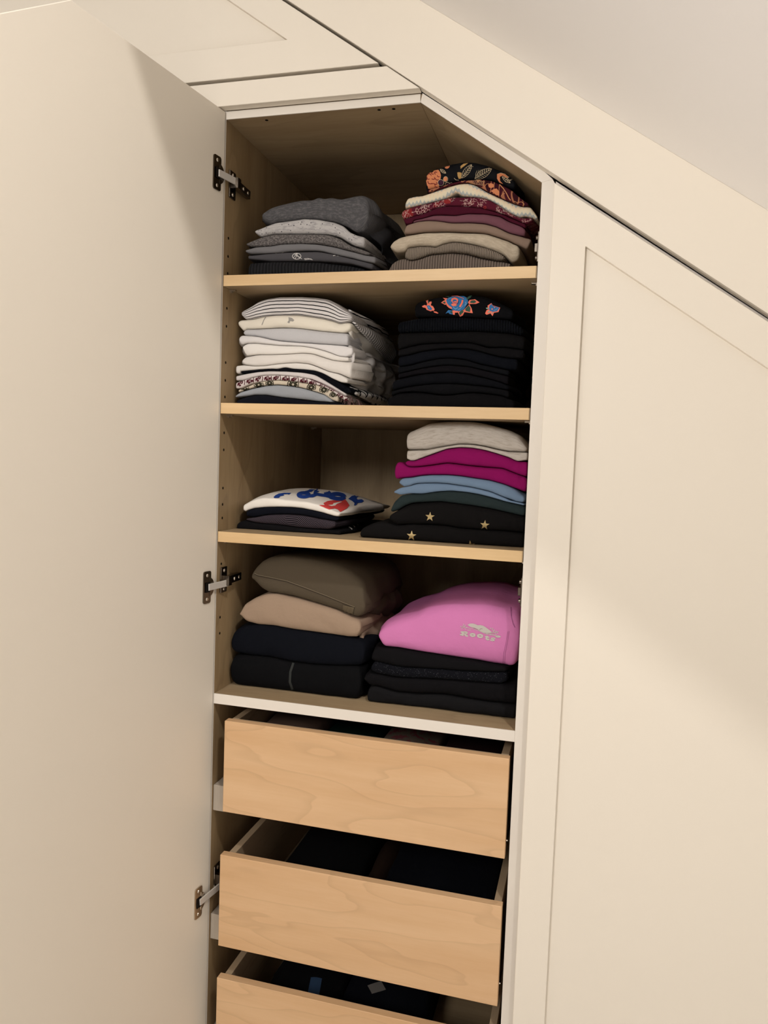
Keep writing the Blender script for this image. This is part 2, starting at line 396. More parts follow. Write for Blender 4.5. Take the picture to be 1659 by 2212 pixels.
# rail above the opening: part of the upper cupboard -------------------------
up = root('upper_cupboard', (-.15, .2, 2.104), 'closed cream upper cupboard with triangular panelled door above the open wardrobe', 'cupboard')
prism('face_rail', [(-.60, 2.102), (.351, 2.102), (.2945, 2.1415), (-.60, 2.1415)], -.020, -.0025, CREAM, up, .0006)
def xf(z): return .354-(z-2.102)/.688
prism('carcass', [(-.60, 2.1045), (.34, 2.1045), (-.60, zfb(-.60)-.012)], .0, .5, CREAMW, up, 0)
ud = ring_prism('door', [(-.60, 2.1475), (xf(2.1475)-.0075, 2.1475), (-.60, zfb(-.60)-.0055)],
                [(-.53, 2.201), (.119, 2.201), (-.53, 2.201+.649*.70)], -.020, -.0025, CREAM, up)
prism('door_panel', [(-.535, 2.198), (.124, 2.198), (-.535, 2.198+.659*.70)], -.0115, -.004, CREAM, ud, 0)

# closed doors either side ---------------------------------------------------
def zd(x): return 1.9415-.683*(x-.57)
rc = root('side_cupboard', (.9, .25, 0), 'closed cream cupboard with framed sloping-top door right of the open wardrobe', 'cupboard')
prism('carcass', [(.5725, .06), (1.30, .06), (1.30, zd(1.30)+.010), (.5725, zd(.5725)+.010)], .0015, .5, CREAMW, rc, 0)
rd = ring_prism('door', [(.5715, .08), (1.2, .08), (1.2, zd(1.2)), (.5715, zd(.5715))],
                [(.6235, .14), (1.14, .14), (1.14, 1.842-.69*(1.14-.624)), (.6235, 1.842)], -.020, -.001, CREAM, rc)
prism('door_panel', [(.620, .137), (1.145, .137), (1.145, 1.845-.69*(1.145-.620)), (.620, 1.845)], -.0115, -.003, CREAM, rd, 0)
lc = root('left_cupboard', (-.32, .25, 0), 'closed cream cupboard left of the open wardrobe, behind its open door', 'cupboard')
box('carcass', -.60, -.0215, 0, .5, .06, 2.1, CREAMW, lc, 0)
box('door', -.60, -.034, -.020, -.001, .08, 2.0985, CREAM, lc, .001)

# ---------------------------------------------------------------- folded clothes
def aty(px, py, Y):
    d = FW+RT*(px-829.5)/FOC-UP*(py-1106)/FOC
    p = CAM+d*(Y-CAM[1])/d[1]; return p[0], p[2]
def conv(pts, zm, Y):
    return np.array([aty(zm[0]+x/zm[2], zm[1]+y/zm[2], Y) for x, y in pts])
def smoothc(P, xs):
    """smooth curve through the traced points"""
    P = P[np.argsort(P[:, 0])]; y = np.interp(xs, P[:, 0], P[:, 1])
    k = 5; ker = np.hanning(k+2)[1:-1]; ker /= ker.sum()
    pad = np.concatenate([[y[0]]*(k//2), y, [y[-1]]*(k//2)]); return np.convolve(pad, ker, 'valid')
BV = {}
def nz(x, y, z): return noise.noise(Vector((x, y, z)))
def cloth(xs, zb, zt, y0, depth, mat, name, seed=0, nose=None, noset=None, ends=None, spread=.006, wob=.0035, pw=2.7, parent=None, dome=0, origin=None, backdrop=0):
    """closed roll of folded cloth: fold towards the viewer, xs across, zb/zt its lower and upper outline"""
    n = len(xs); H = np.maximum(zt-zb, .0008); m = (zt+zb)/2
    hm = float(np.median(H)); nb = nose or min(.014, .5*hm); nt = noset or nb
    en = min(.6*ends if ends else .007, .4*hm)
    dl = np.minimum(1, (xs-xs[0])/en); dr = np.minimum(1, (xs[-1]-xs)/en)
    e = (1-(1-dl)**2.8)**(1/2.8)*(1-(1-dr)**2.8)**(1/2.8)
    h = H/2*np.maximum(e, .03)
    # end shapes hug the lower line so the roll rests on what is below it
    S = []
    K = 7
    for k in range(K+1):                       # bottom, back to front
        pass
    def prof(t, nn, pw=pw): return (1-(1-min(1, t/nn))**pw)**(1/pw) if t > 0 else 0.0
    pt = 3.6 if noset else pw
    ts_b = [nb*(1-math.cos(math.pi/2*k/K)) for k in range(K+1)]
    ts_t = [nt*(1-math.cos(math.pi/2*k/K)) for k in range(K+1)]
    mid_b = [nb+(depth-2*nb)*k/6 for k in range(1, 6)]; mid_t = [nt+(depth-nt-nb)*k/7 for k in range(1, 7)]
    sec = [(t, -prof(t, nb)) for t in reversed(ts_b[1:])] + [(0.0, 0.0)] + [(t, prof(t, nt, pt)) for t in ts_t[1:]]
    sec += [(t, 1.0) for t in mid_t] + [(depth-nb*math.sin(math.radians(a)) if 0 else depth-nb+nb*math.sin(math.radians(a)), math.cos(math.radians(a))) for a in (0, 30, 60, 90, 120, 150, 180)]
    sec += [(t, -1.0) for t in reversed(mid_b)]
    M = len(sec); i0 = sec.index((0.0, 0.0)); verts = []; uv = []
    arc = [0]
    for k in range(1, M): arc.append(arc[-1]+math.hypot(sec[k][0]-sec[k-1][0], (sec[k][1]-sec[k-1][1])*hm/2))
    arc = [a-arc[i0] for a in arc]
    so = seed*7.31
    for i in range(n):
        x = xs[i]; cx = (xs[0]+xs[-1])/2; rel = (x-cx)/(xs[-1]-xs[0])*2
        for k, (t, s) in enumerate(sec):
            z = m[i]+s*h[i]
            if dome and s > 0: z += dome*math.sin(min(1, t/depth)*math.pi)*e[i]*s*(1-rel*rel*.5)
            if backdrop: z -= 0
            f = min(1, t/.05)
            dxx = f*rel**3*spread*(nz(t*14+so, m[i]*20, so)+.5)*1.6
            lat = abs(rel)**8*.0022*nz(t*55, z*60+so, 3.1) if t > .01 else 0
            front = (wob*(nz(x*11+so, z*16, so*.3)+.45*nz(x*34, z*60+so, 7.7))+.0030*max(0, rel-.45)*1.8*nz(x*85, z*30+so, 1.7))*(1-min(1, t/.08)*.7)
            verts.append((x+dxx+lat, y0+t+front+(1-e[i])*.004, z)); uv.append((x+seed*.37, arc[k]+seed*.11))
    faces = []
    for i in range(n-1):
        for k in range(M):
            k2 = (k+1) % M
            faces.append((i*M+k, (i+1)*M+k, (i+1)*M+k2, i*M+k2))
    faces.append(tuple(range(M))); faces.append(tuple((n-1)*M+k for k in reversed(range(M))))
    # last column wraps in UV: duplicate seam sits at the back underside, unseen
    bv = BVHTree.FromPolygons([Vector(v) for v in verts], faces)
    if origin is None: origin = (float((xs[0]+xs[-1])/2), y0+depth/2, float(zb.min()))
    o = mk(name, verts, faces, mat, parent, True, uv, origin)
    return o, bv
def xgrid(a, b, n=90):
    t = np.linspace(0, 1, n); t = .55*t+.45*(.5-.5*np.cos(np.pi*t)); return a+(b-a)*t

def stack(items, zm, shelf, y0):
    """each item: dict(name,label,cat,T=[..],B=[..] or None,mat, ...); listed from the bottom up"""
    tops = []            # list of (x, z) upper outlines so far
    for q, it in enumerate(items):
        Y = y0+it.get('dy', 0); Tp = conv(it['T'], zm, Y+(it.get('noset', 0) or 0)*.45); Tp[:, 0] = conv(it['T'], zm, Y)[:, 0]
        a, b = Tp[:, 0].min(), Tp[:, 0].max()
        if it.get('B'):
            Bp = conv(it['B'], zm, Y); a, b = min(a, Bp[:, 0].min()), max(b, Bp[:, 0].max())
        b = min(b, .547); a = max(a, .004)
        xs = xgrid(a, b, it.get('n', 84)); zt = smoothc(Tp, xs)
        below = np.full(len(xs), shelf+.0002)
        for X, Z in tops[-3:]:
            v = np.interp(xs, X, Z, left=-9, right=-9); below = np.maximum(below, v)
        if it.get('B'): zb = np.maximum(smoothc(Bp, xs), below)
        else: zb = below.copy()
        zb = zb+.0005 if q else zb
        if not it.get('B'):
            zb = np.maximum(zb, smoothc(np.stack([xs, zb], 1), xs))
        zt = np.maximum(zt, zb+.0035)
        o, bv = cloth(xs, zb, zt, Y, it.get('depth', .27), it['mat'], it['name'], seed=it.get('seed', q+len(BV)), nose=it.get('nose'),
                      noset=it.get('noset'), ends=it.get('ends'), spread=it.get('spread', .008), wob=it.get('wob', .0035), dome=it.get('dome', 0))
        tag(o, it['label'], it['cat'], it.get('group')); BV[it['key']] = (o, bv)
        tops.append((xs, zt))
def T_(key, name, label, cat, mat, T, B=None, **k): return dict(key=key, name=name, label=label, cat=cat, mat=mat, T=T, B=B, **k)

# ---- prints drawn on the cloth ------------------------------------------
def flat(name, col, rough=.8, metal=0): return base(name, col, rough, .15, metal)
def cast(bv, px, py, lift):
    d = Vector(FW+RT*(px-829.5)/FOC-UP*(py-1106)/FOC); d.normalize()
    h = bv.ray_cast(Vector(CAM), d)
    if h[0] is None: return None
    n = h[1]
    if n.dot(d) > 0: n = -n
    return h[0]+n*lift
class Print:
    def __init__(s, key, zm, lift=.0005): s.o, s.bv = BV[key]; s.zm = zm; s.lift = lift; s.v = []; s.f = []
    def P(s, x, y): return cast(s.bv, s.zm[0]+x/s.zm[2], s.zm[1]+y/s.zm[2], s.lift)
    def poly(s, pts, step=9):
        pts = [Vector(p) for p in pts]; n = len(pts)
        bd = []
        for i in range(n):
            a, b = pts[i], pts[(i+1) % n]; k = max(1, int((b-a).length/step))
            bd += [a+(b-a)*j/k for j in range(k)]
        xs = [p.x for p in bd]; ys = [p.y for p in bd]
        def ins(x, y):
            c = False; j = len(bd)-1
            for i in range(len(bd)):
                if (bd[i].y > y) != (bd[j].y > y) and x < (bd[j].x-bd[i].x)*(y-bd[i].y)/(bd[j].y-bd[i].y)+bd[i].x: c = not c
                j = i
            return c
        gr = []
        y = min(ys)+step*.5
        while y < max(ys):
            x = min(xs)+step*.5
            while x < max(xs):
                if ins(x, y) and min((p-Vector((x, y))).length for p in bd) > step*.4: gr.append(Vector((x, y)))
                x += step
            y += step
        m = len(bd)
        V, E_, F, *_ = delaunay_2d_cdt(bd+gr, [(i, (i+1) % m) for i in range(m)], [], 1, 1e-4)
        P3 = [s.P(v.x, v.y) for v in V]; o0 = len(s.v); mp = {}
        for f in F:
            if len(f) < 3 or any(P3[i] is None for i in f): continue
            c = sum((V[i] for i in f), Vector((0, 0)))/len(f)
            if not ins(c.x, c.y): continue
            L = [P3[i] for i in f]
            if max((L[i]-L[i-1]).length for i in range(len(L))) > .03: continue
            idx = []
            for i in f:
                if i not in mp: mp[i] = len(s.v); s.v.append(P3[i])
                idx.append(mp[i])
            s.f.append(idx)
        return s
    def stroke(s, pts, w, step=6, closed=False, taper=False):
        pts = [Vector(p) for p in pts]
        if closed: pts = pts+[pts[0]]
        rs = []
        for a, b in zip(pts, pts[1:]):
            k = max(1, int((b-a).length/step)); rs += [a+(b-a)*j/k for j in range(k)]
        rs.append(pts[-1]); prev = None
        for i, p in enumerate(rs):
            t = (rs[min(i+1, len(rs)-1)]-rs[max(i-1, 0)])
            if t.length < 1e-6: continue
            t.normalize(); nn = Vector((-t.y, t.x)); ww = w/2*(1-.8*abs(2*i/(len(rs)-1)-1) if taper and len(rs) > 1 else 1)
            a, b = s.P(*(p+nn*ww)), s.P(*(p-nn*ww))
            if a is None or b is None or (prev and ((a-s.v[prev[0]]).length > .02)): prev = None; 
            if a is None or b is None: continue
            cur = (len(s.v), len(s.v)+1); s.v += [a, b]
            if prev: s.f.append([prev[0], prev[1], cur[1], cur[0]])
            prev = cur
        return s
    def ell(s, cx, cy, rx, ry, rot=0, step=9, n=18):
        c, q = math.cos(math.radians(rot)), math.sin(math.radians(rot))
        return s.poly([(cx+rx*math.cos(a)*c-ry*math.sin(a)*q, cy+rx*math.cos(a)*q+ry*math.sin(a)*c) for a in [2*math.pi*i/n for i in range(n)]], step)
    def ring(s, cx, cy, rx, ry, w, rot=0, a0=0, a1=360, step=6):
        c, q = math.cos(math.radians(rot)), math.sin(math.radians(rot)); n = 24
        pts = [(cx+rx*math.cos(a)*c-ry*math.sin(a)*q, cy+rx*math.cos(a)*q+ry*math.sin(a)*c) for a in [math.radians(a0+(a1-a0)*i/n) for i in range(n+1)]]
        return s.stroke(pts, w, step)
    def leaf(s, x0, y0, x1, y1, w, sw, veins=4):
        a, b = Vector((x0, y0)), Vector((x1, y1)); d = b-a; nn = Vector((-d.y, d.x)).normalized()
        for sg in (1, -1): s.stroke([a+d*t+nn*sg*w*math.sin(math.pi*t)**.8 for t in [i/10 for i in range(11)]], sw)
        s.stroke([a, b], sw)
        for i in range(1, veins+1):
            t = i/(veins+1)
            for sg in (1, -1): s.stroke([a+d*t, a+d*(t+.12)+nn*sg*w*.8*math.sin(math.pi*min(1, t+.1))], sw*.8)
        return s
    def leaffill(s, x0, y0, x1, y1, w, step=7):
        a, b = Vector((x0, y0)), Vector((x1, y1)); d = b-a; nn = Vector((-d.y, d.x)).normalized()
        T = [i/7 for i in range(8)]
        return s.poly([a+d*t+nn*w*math.sin(math.pi*t) for t in T]+[a+d*t-nn*w*math.sin(math.pi*t) for t in reversed(T[1:-1])], step)
    def done(s, name, mat, label=None, kind=None):
        if not s.f: print('EMPTY PRINT', name); return
        return mk(name, s.v, s.f, mat, s.o, False, label=label, kind=kind)

def drape(key, x0, y0, ln, z0, L0, L1, mat, lean=.004, bulge=.012, uvax='y', name='sleeve', thick=.0025, fold=.004, label=None, arch=.0):
    """a sleeve hanging over the side of a pile"""
    par = BV[key][0]; na, nb_ = 26, 16; V = []; UVs = []; F = []
    for side in (0, 1):
        for i in range(na+1):
            a = i/na; L = L0+(L1-L0)*math.sin(a*math.pi*.5)
            for j in range(nb_+1):
                b = j/nb_
                q = math.sin(min(1, a*1.6)*math.pi/2); x = x0-.013*(1-q)+lean*b+bulge*q*math.sin(math.pi*min(1, b*1.1))+fold*math.sin(a*19+b*3)*.5*b+.003*nz(a*5, b*4, x0*90)
                x += thick*(1-side)*math.sin(math.pi*min(max(b, .02), .98))**.3
                z = z0-b*L+arch*math.sin(math.pi*a)*(1-b); y = y0+ln*a+.003*math.sin(b*6+a*4)
                V.append((x-(thick if side else 0), y, z)); UVs.append((y, z) if uvax == 'y' else (z, y))
    n1 = (na+1)*(nb_+1)
    for i in range(na):
        for j in range(nb_):
            p = i*(nb_+1)+j; F.append((p, p+1, p+nb_+2, p+nb_+1)); F.append((n1+p, n1+p+nb_+1, n1+p+nb_+2, n1+p+1))
    for i in range(na):
        for j in (0, nb_):
            p = i*(nb_+1)+j; r = (p, p+nb_+1, n1+p+nb_+1, n1+p); F.append(r if j == 0 else r[::-1])
    for j in range(nb_):
        for i in (0, na):
            p = i*(nb_+1)+j; r = (p, n1+p, n1+p+1, p+1); F.append(r if i == 0 else r[::-1])
    return mk(name, V, F, mat, par, True, UVs, label=label)

# colours
cBLK = fabric('black_cotton', (0.0040, 0.0040, 0.0047)); cBLK2 = fabric('black_jersey', (0.0054, 0.0050, 0.0058)); cNVB = fabric('navy_black_cotton', (0.0040, 0.0047, 0.0076))
cWHT = fabric('white_cotton', (.80, .76, .71)); cWHT2 = fabric('soft_white_cotton', (.74, .70, .68)); cIVO = fabric('ivory_cotton', (.80, .74, .63))

# ==== top shelf, left pile: greys
ZA = (480, 400, 4.1475)
stack([
 T_('A1', 'folded_sweater', 'dark charcoal ribbed sweater, bottom of the grey pile on the top shelf', 'sweater', fabric('charcoal_rib', (.022, .022, .024), rib=.0062),
    [(235, 690), (420, 680), (600, 678), (850, 680), (1000, 695), (1150, 715), (1245, 738), (1290, 765)]),
 T_('A2', 'folded_tshirt', 'charcoal tee with small white line drawings, second from the bottom of the grey pile', 't-shirt', fabric('charcoal_jersey', (.075, .072, .078)),
    [(228, 630), (400, 612), (600, 598), (850, 590), (1000, 620), (1150, 655), (1300, 690), (1345, 700)],
    [(232, 662), (420, 680), (600, 678), (850, 680), (1000, 690), (1150, 705), (1300, 745), (1345, 758)]),
 T_('A3', 'folded_tshirt', 'plain mid-grey tee in the grey pile, under the dark heather one', 't-shirt', fabric('mid_grey_jersey', (.17, .165, .17)),
    [(205, 582), (300, 555), (430, 545), (520, 528), (700, 520), (850, 525), (1000, 550), (1150, 590), (1300, 630), (1375, 640)],
    [(205, 600), (250, 615), (450, 612), (600, 592), (750, 583), (870, 585), (1000, 618), (1150, 650), (1300, 690), (1375, 705)]),
 T_('A4', 'folded_sweater', 'dark grey heathered sweater in the grey pile, under the speckled one', 'sweater', fabric('dark_heather', (.075, .067, .066), heather=((.22, .20, .19), 260, 1.6, .42, .66), bump=.8),
    [(213, 522), (270, 495), (350, 460), (450, 435), (600, 430), (800, 432), (950, 440), (1050, 475), (1150, 540), (1250, 570), (1320, 600)],
    [(213, 540), (270, 552), (430, 545), (520, 526), (700, 518), (850, 522), (1000, 548), (1150, 588), (1280, 625), (1320, 628)]),
 T_('A5', 'folded_tshirt', 'light grey marled tee with black specks, second from the top of the grey pile', 't-shirt',
    fabric('light_speckle', (.45, .43, .42), heather=((.22, .21, .22), 70, 3.5, .48, .75), spots=((.03, .03, .04), 170, .16)),
    [(288, 402), (400, 358), (480, 325), (600, 308), (720, 293), (850, 298), (1000, 325), (1080, 358), (1130, 410), (1200, 445), (1275, 462)],
    [(290, 430), (340, 460), (450, 432), (600, 428), (800, 428), (950, 437), (1050, 460), (1110, 500), (1180, 540), (1275, 560)], wob=.005),
 T_('A6', 'folded_shirt', 'rumpled dark grey shirt with a trailing sleeve, topmost of the grey pile', 'shirt', fabric('dark_grey_melange', (.072, .070, .074), heather=((.13, .125, .125), 120, 3, .45, .7)),
    [(355, 265), (430, 215), (520, 180), (620, 150), (700, 132), (800, 132), (850, 110), (900, 128), (950, 114), (1050, 126), (1150, 104), (1230, 90), (1285, 125), (1310, 200)],
    [(370, 310), (430, 345), (500, 320), (600, 310), (720, 295), (850, 298), (1000, 322), (1100, 360), (1180, 412), (1240, 400), (1310, 300)], wob=.007, noset=.03, ends=.02, spread=.02),
], ZA, 1.8195, .05)
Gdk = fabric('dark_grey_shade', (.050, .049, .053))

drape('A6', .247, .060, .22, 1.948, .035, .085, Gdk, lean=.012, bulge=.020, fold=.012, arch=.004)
P = Print('A2', ZA)
P.ring(668, 637, 38, 26, 5).stroke([(640, 650), (665, 615), (690, 650)], 4).stroke([(650, 620), (700, 655)], 4).stroke([(675, 612), (655, 660)], 4).stroke([(735, 660), (770, 657), (810, 668)], 5)
P.stroke([(690, 640), (715, 662)], 4).stroke([(740, 668), (800, 660)], 4)
P.stroke([(995, 635), (1010, 612), (1035, 615), (1040, 638), (1020, 628), (995, 635)], 4).done('embroidery', flat('white_thread', (.62, .60, .57)), 'white stitched outline drawings')
Print('A3', ZA).stroke([(475, 607), (500, 612), (530, 608), (550, 598)], 4).done('embroidery', flat('pale_thread', (.5, .47, .42)))

# ==== top shelf, right pile: beiges to florals
ZB_ = (820, 330, 4.1475)
oat = fabric('oatmeal_knit', (.44, .365, .275), heather=((.56, .48, .37), 90, 4, .4, .7), bump=.9)
stack([
 T_('B1', 'folded_sweater', 'grey-brown ribbed sweater, bottom of the beige and burgundy pile', 'sweater', fabric('taupe_rib', (.22, .175, .145), rib=.0046),
    [(80, 1030), (110, 985), (150, 955), (220, 935), (270, 962), (350, 945), (450, 907), (650, 888), (780, 902), (900, 938), (1000, 958), (1110, 972), (1178, 985)], wob=.002, nose=.012),
 T_('B2', 'folded_sweater', 'light beige finely ribbed sweater, second from the bottom of the beige pile', 'sweater', fabric('beige_fine_rib', (.36, .295, .235), rib=.0029),
    [(222, 905), (250, 847), (350, 830), (460, 835), (500, 845), (560, 815), (650, 797), (720, 800), (850, 825), (950, 850), (1050, 885), (1118, 930)],
    [(222, 925), (245, 962), (290, 963), (350, 943), (450, 905), (650, 887), (780, 900), (900, 935), (1000, 955), (1080, 970), (1118, 962)]),
 T_('B3', 'folded_sweater', 'thick fluffy oatmeal sweater in the middle of the beige pile', 'sweater', oat,
    [(95, 830), (130, 785), (180, 755), (250, 735), (400, 712), (550, 705), (700, 708), (850, 710), (950, 718), (1050, 750), (1150, 785), (1250, 832)],
    [(95, 860), (150, 893), (230, 885), (260, 845), (350, 828), (460, 832), (500, 842), (560, 812), (650, 793), (720, 797), (850, 820), (950, 848), (1050, 882), (1120, 920), (1180, 980), (1250, 952)]),
 T_('B4', 'folded_tshirt', 'plain taupe brown top lying on the oatmeal sweater', 'top', fabric('taupe_jersey', (.235, .165, .125)),
    [(220, 680), (240, 642), (350, 612), (430, 605), (520, 610), (650, 630), (800, 625), (950, 635), (1050, 665), (1150, 715), (1250, 740), (1355, 767)],
    [(225, 722), (280, 722), (400, 708), (550, 702), (700, 706), (850, 708), (950, 716), (1050, 747), (1150, 782), (1250, 828), (1320, 865), (1355, 800)]),
 T_('B5', 'folded_tshirt', 'dusty mauve top in the beige and burgundy pile', 'top', fabric('mauve_jersey', (.150, .060, .078)),
    [(295, 622), (370, 590), (480, 555), (560, 553), (680, 560), (800, 543), (950, 548), (1080, 570), (1150, 610), (1250, 650), (1305, 682)],
    [(300, 628), (430, 605), (520, 608), (650, 628), (800, 622), (950, 632), (1050, 662), (1150, 712), (1250, 738), (1305, 745)]),
 T_('B6', 'folded_tshirt', 'plain dark burgundy top under the burgundy patterned blouse', 'top', fabric('burgundy_jersey', (.055, .006, .016)),
    [(215, 592), (350, 555), (430, 530), (500, 495), (600, 475), (750, 478), (900, 495), (1050, 530), (1150, 570), (1310, 640)],
    [(215, 602), (230, 638), (310, 630), (370, 592), (480, 557), (560, 553), (680, 560), (800, 543), (950, 548), (1080, 568), (1150, 608), (1310, 680)]),
 T_('B7', 'folded_blouse', 'burgundy blouse with fine white and red pattern, under the cream knit', 'blouse', fabric('burgundy_print', (.085, .010, .022), pattern=pat_red),
    [(192, 528), (220, 503), (350, 465), (480, 435), (560, 415), (640, 390), (700, 388), (850, 388), (950, 403), (1020, 438), (1080, 478), (1150, 530), (1230, 570), (1290, 585), (1370, 582)],
    [(195, 560), (215, 588), (350, 555), (430, 530), (500, 493), (600, 472), (750, 475), (900, 492), (1050, 527), (1150, 567), (1250, 612), (1300, 642), (1370, 615)]),
 T_('B8', 'folded_sweater', 'cream and pale blue patterned knit sweater humped in the middle', 'sweater', fabric('nordic_knit', (.7, .6, .45), pattern=pat_nordic, bump=1.0),
    [(225, 450), (250, 400), (320, 382), (380, 380), (480, 345), (600, 305), (720, 272), (790, 265), (860, 285), (940, 335), (1050, 388), (1150, 432), (1280, 480), (1350, 482), (1412, 560)],
    [(228, 490), (350, 467), (480, 437), (560, 418), (640, 385), (680, 352), (700, 345), (720, 378), (850, 390), (950, 405), (1020, 440), (1120, 507), (1180, 547), (1250, 582), (1300, 565), (1412, 595)], n=110),
 T_('B9', 'folded_blouse', 'dark maroon blouse with orange paisley, second from the top of the floral pile', 'blouse', fabric('paisley_print', (.03, .006, .01), pattern=pat_paisley),
    [(430, 330), (600, 290), (780, 248), (900, 238), (1000, 252), (1100, 292), (1180, 337), (1250, 398), (1335, 458)],
    [(430, 355), (480, 345), (600, 304), (720, 270), (790, 263), (860, 283), (940, 333), (1050, 387), (1150, 432), (1260, 480), (1335, 478)]),
 T_('B10', 'folded_blouse', 'black blouse with orange flower and outlined leaves, topmost of the floral pile', 'blouse', fabric('black_silky', (0.0036, 0.0040, 0.0054), rough=.7),
    [(413, 195), (480, 160), (560, 130), (640, 100), (740, 85), (850, 90), (950, 115), (1050, 155), (1130, 190), (1215, 275)],
    [(430, 345), (520, 318), (600, 295), (700, 268), (780, 248), (900, 236), (1000, 248), (1100, 289), (1150, 318), (1215, 330)], noset=.022),
], ZB_, 1.8195, .05)
ZP = (900, 340, 5.925)
OR = flat('print_orange', (.56, .20, .09)); MAR = flat('print_maroon', (.16, .02, .02)); CRM = flat('print_cream', (.50, .40, .26)); PLUM = flat('print_plum', (.04, .012, .03)); OCH = flat('print_ochre', (.42, .25, .09))
P = Print('B10', ZP)
P.poly([(112, 222), (150, 196), (200, 178), (280, 160), (300, 190), (312, 230), (308, 270), (285, 320), (288, 380), (220, 410), (150, 400), (130, 340), (122, 280)], 14)
P.ell(392, 123, 32, 22, -25, 12).ell(367, 277, 26, 30, 20, 12)
P.poly([(1030, 215), (1075, 200), (1130, 215), (1180, 260), (1150, 262), (1100, 235), (1065, 250), (1070, 300), (1110, 340), (1060, 320), (1030, 270)], 10).done('flower_print', OR, 'orange flower and petals')
P = Print('B10', ZP, .0009)
for x, y, r, a0, a1 in [(165, 230, 22, 180, 360), (210, 265, 24, -60, 120), (250, 205, 20, 90, 300), (170, 320, 26, 0, 200), (215, 350, 22, 180, 380), (262, 275, 22, 0, 180), (205, 205, 16, 0, 180), (245, 330, 18, -90, 120), (150, 270, 16, 0, 220), (280, 240, 14, 0, 200), (245, 385, 16, 180, 360)]:
    P.ring(x, y, r, r*.7, 9, 20, a0, a1)
P.done('petal_lines_print', MAR)
P = Print('B10', ZP, .0006); P.ell(310, 322, 36, 36, 0, 12).ell(398, 345, 24, 20, 0, 12).done('berry_print', PLUM)
P = Print('B10', ZP, .0007)
P.leaf(575, 265, 705, 95, 38, 4, 6).leaf(745, 270, 960, 150, 48, 4, 8).leaf(300, 155, 375, 205, 18, 4, 3).leaf(1095, 250, 1200, 330, 22, 4, 4)
P.ring(372, 278, 28, 32, 4).ring(310, 322, 38, 38, 4).ring(395, 340, 30, 22, 4).stroke([(480, 265), (500, 285), (540, 290)], 5).stroke([(1180, 250), (1150, 285), (1210, 300)], 4).stroke([(1195, 320), (1160, 300), (1225, 285)], 4)
for k in range(7): P.stroke([(760+k*26, 262-k*15), (755+k*28, 215-k*13), (775+k*26, 170-k*6)], 3)
for k in range(5): P.stroke([(590+k*22, 240-k*30), (640+k*22, 215-k*24)], 3)
P.stroke([(1040, 215), (1075, 202), (1130, 217), (1180, 262)], 4).stroke([(410, 330), (450, 320), (460, 345)], 4)
P.done('leaf_print', CRM, 'cream outlined leaves')
P = Print('B10', ZP, .0006); P.poly([(520, 195), (545, 190), (575, 200), (568, 270), (540, 275), (525, 240)], 9).poly([(560, 115), (600, 85), (660, 75), (620, 105), (580, 135), (565, 150)], 9).done('bud_print', OCH)
P = Print('B9', ZP, .0006)
for k in range(9): P.ring(700+k*20, 305+k*4, 11, 26, 5, 25, 60, 300)
P.done('petal_print', flat('print_sand', (.52, .33, .17)))
P = Print('B9', ZP, .0007)
P.poly([(950, 430), (990, 405), (1025, 400), (1060, 440), (1058, 490), (1020, 480)], 10).poly([(915, 350), (950, 330), (985, 345), (990, 380), (955, 395), (925, 385)], 10).done('paisley_print', OR)
P = Print('B9', ZP, .0008)
P.stroke([(1060, 350), (1110, 400), (1150, 460), (1180, 520), (1205, 550)], 11).stroke([(1245, 560), (1290, 580), (1340, 570), (1380, 600)], 7).stroke([(870, 380), (890, 345), (930, 335)], 6).stroke([(1080, 500), (1100, 470), (1130, 465)], 7).done('stem_print', flat('print_copper', (.50, .22, .10)))
P = Print('B7', ZP, .0006)
P.stroke([(690, 510), (700, 540), (690, 575), (655, 598)], 10, taper=True).stroke([(120, 600), (100, 620), (105, 650), (125, 662)], 9, taper=True)
random.seed(3)
for k in range(46):
    x = random.uniform(40, 640) if k < 26 else random.uniform(1020, 1480)
    yb = (650-.27*x if x < 400 else 540) if k < 26 else 640+(x-1020)*.33
    y = yb+random.uniform(-18, 22); a = random.uniform(0, 6.3); r = random.uniform(6, 13)
    P.ring(x, y, r, r*.6, 3, math.degrees(a), 0, random.uniform(150, 330), step=4)
P.done('scroll_print', flat('print_pale', (.45, .33, .30)), 'fine white scrolls', kind='stuff')
P = Print('B7', ZP, .0006); P.poly([(345, 540), (380, 515), (430, 512), (450, 545), (430, 590), (370, 595), (345, 575)], 12)
for k in range(7): P.ell(875+14*math.cos(k), 640+14*math.sin(k), 8, 8, 0, 8, 8)
P.done('rosette_print', flat('print_red', (.22, .018, .02)), kind='stuff')

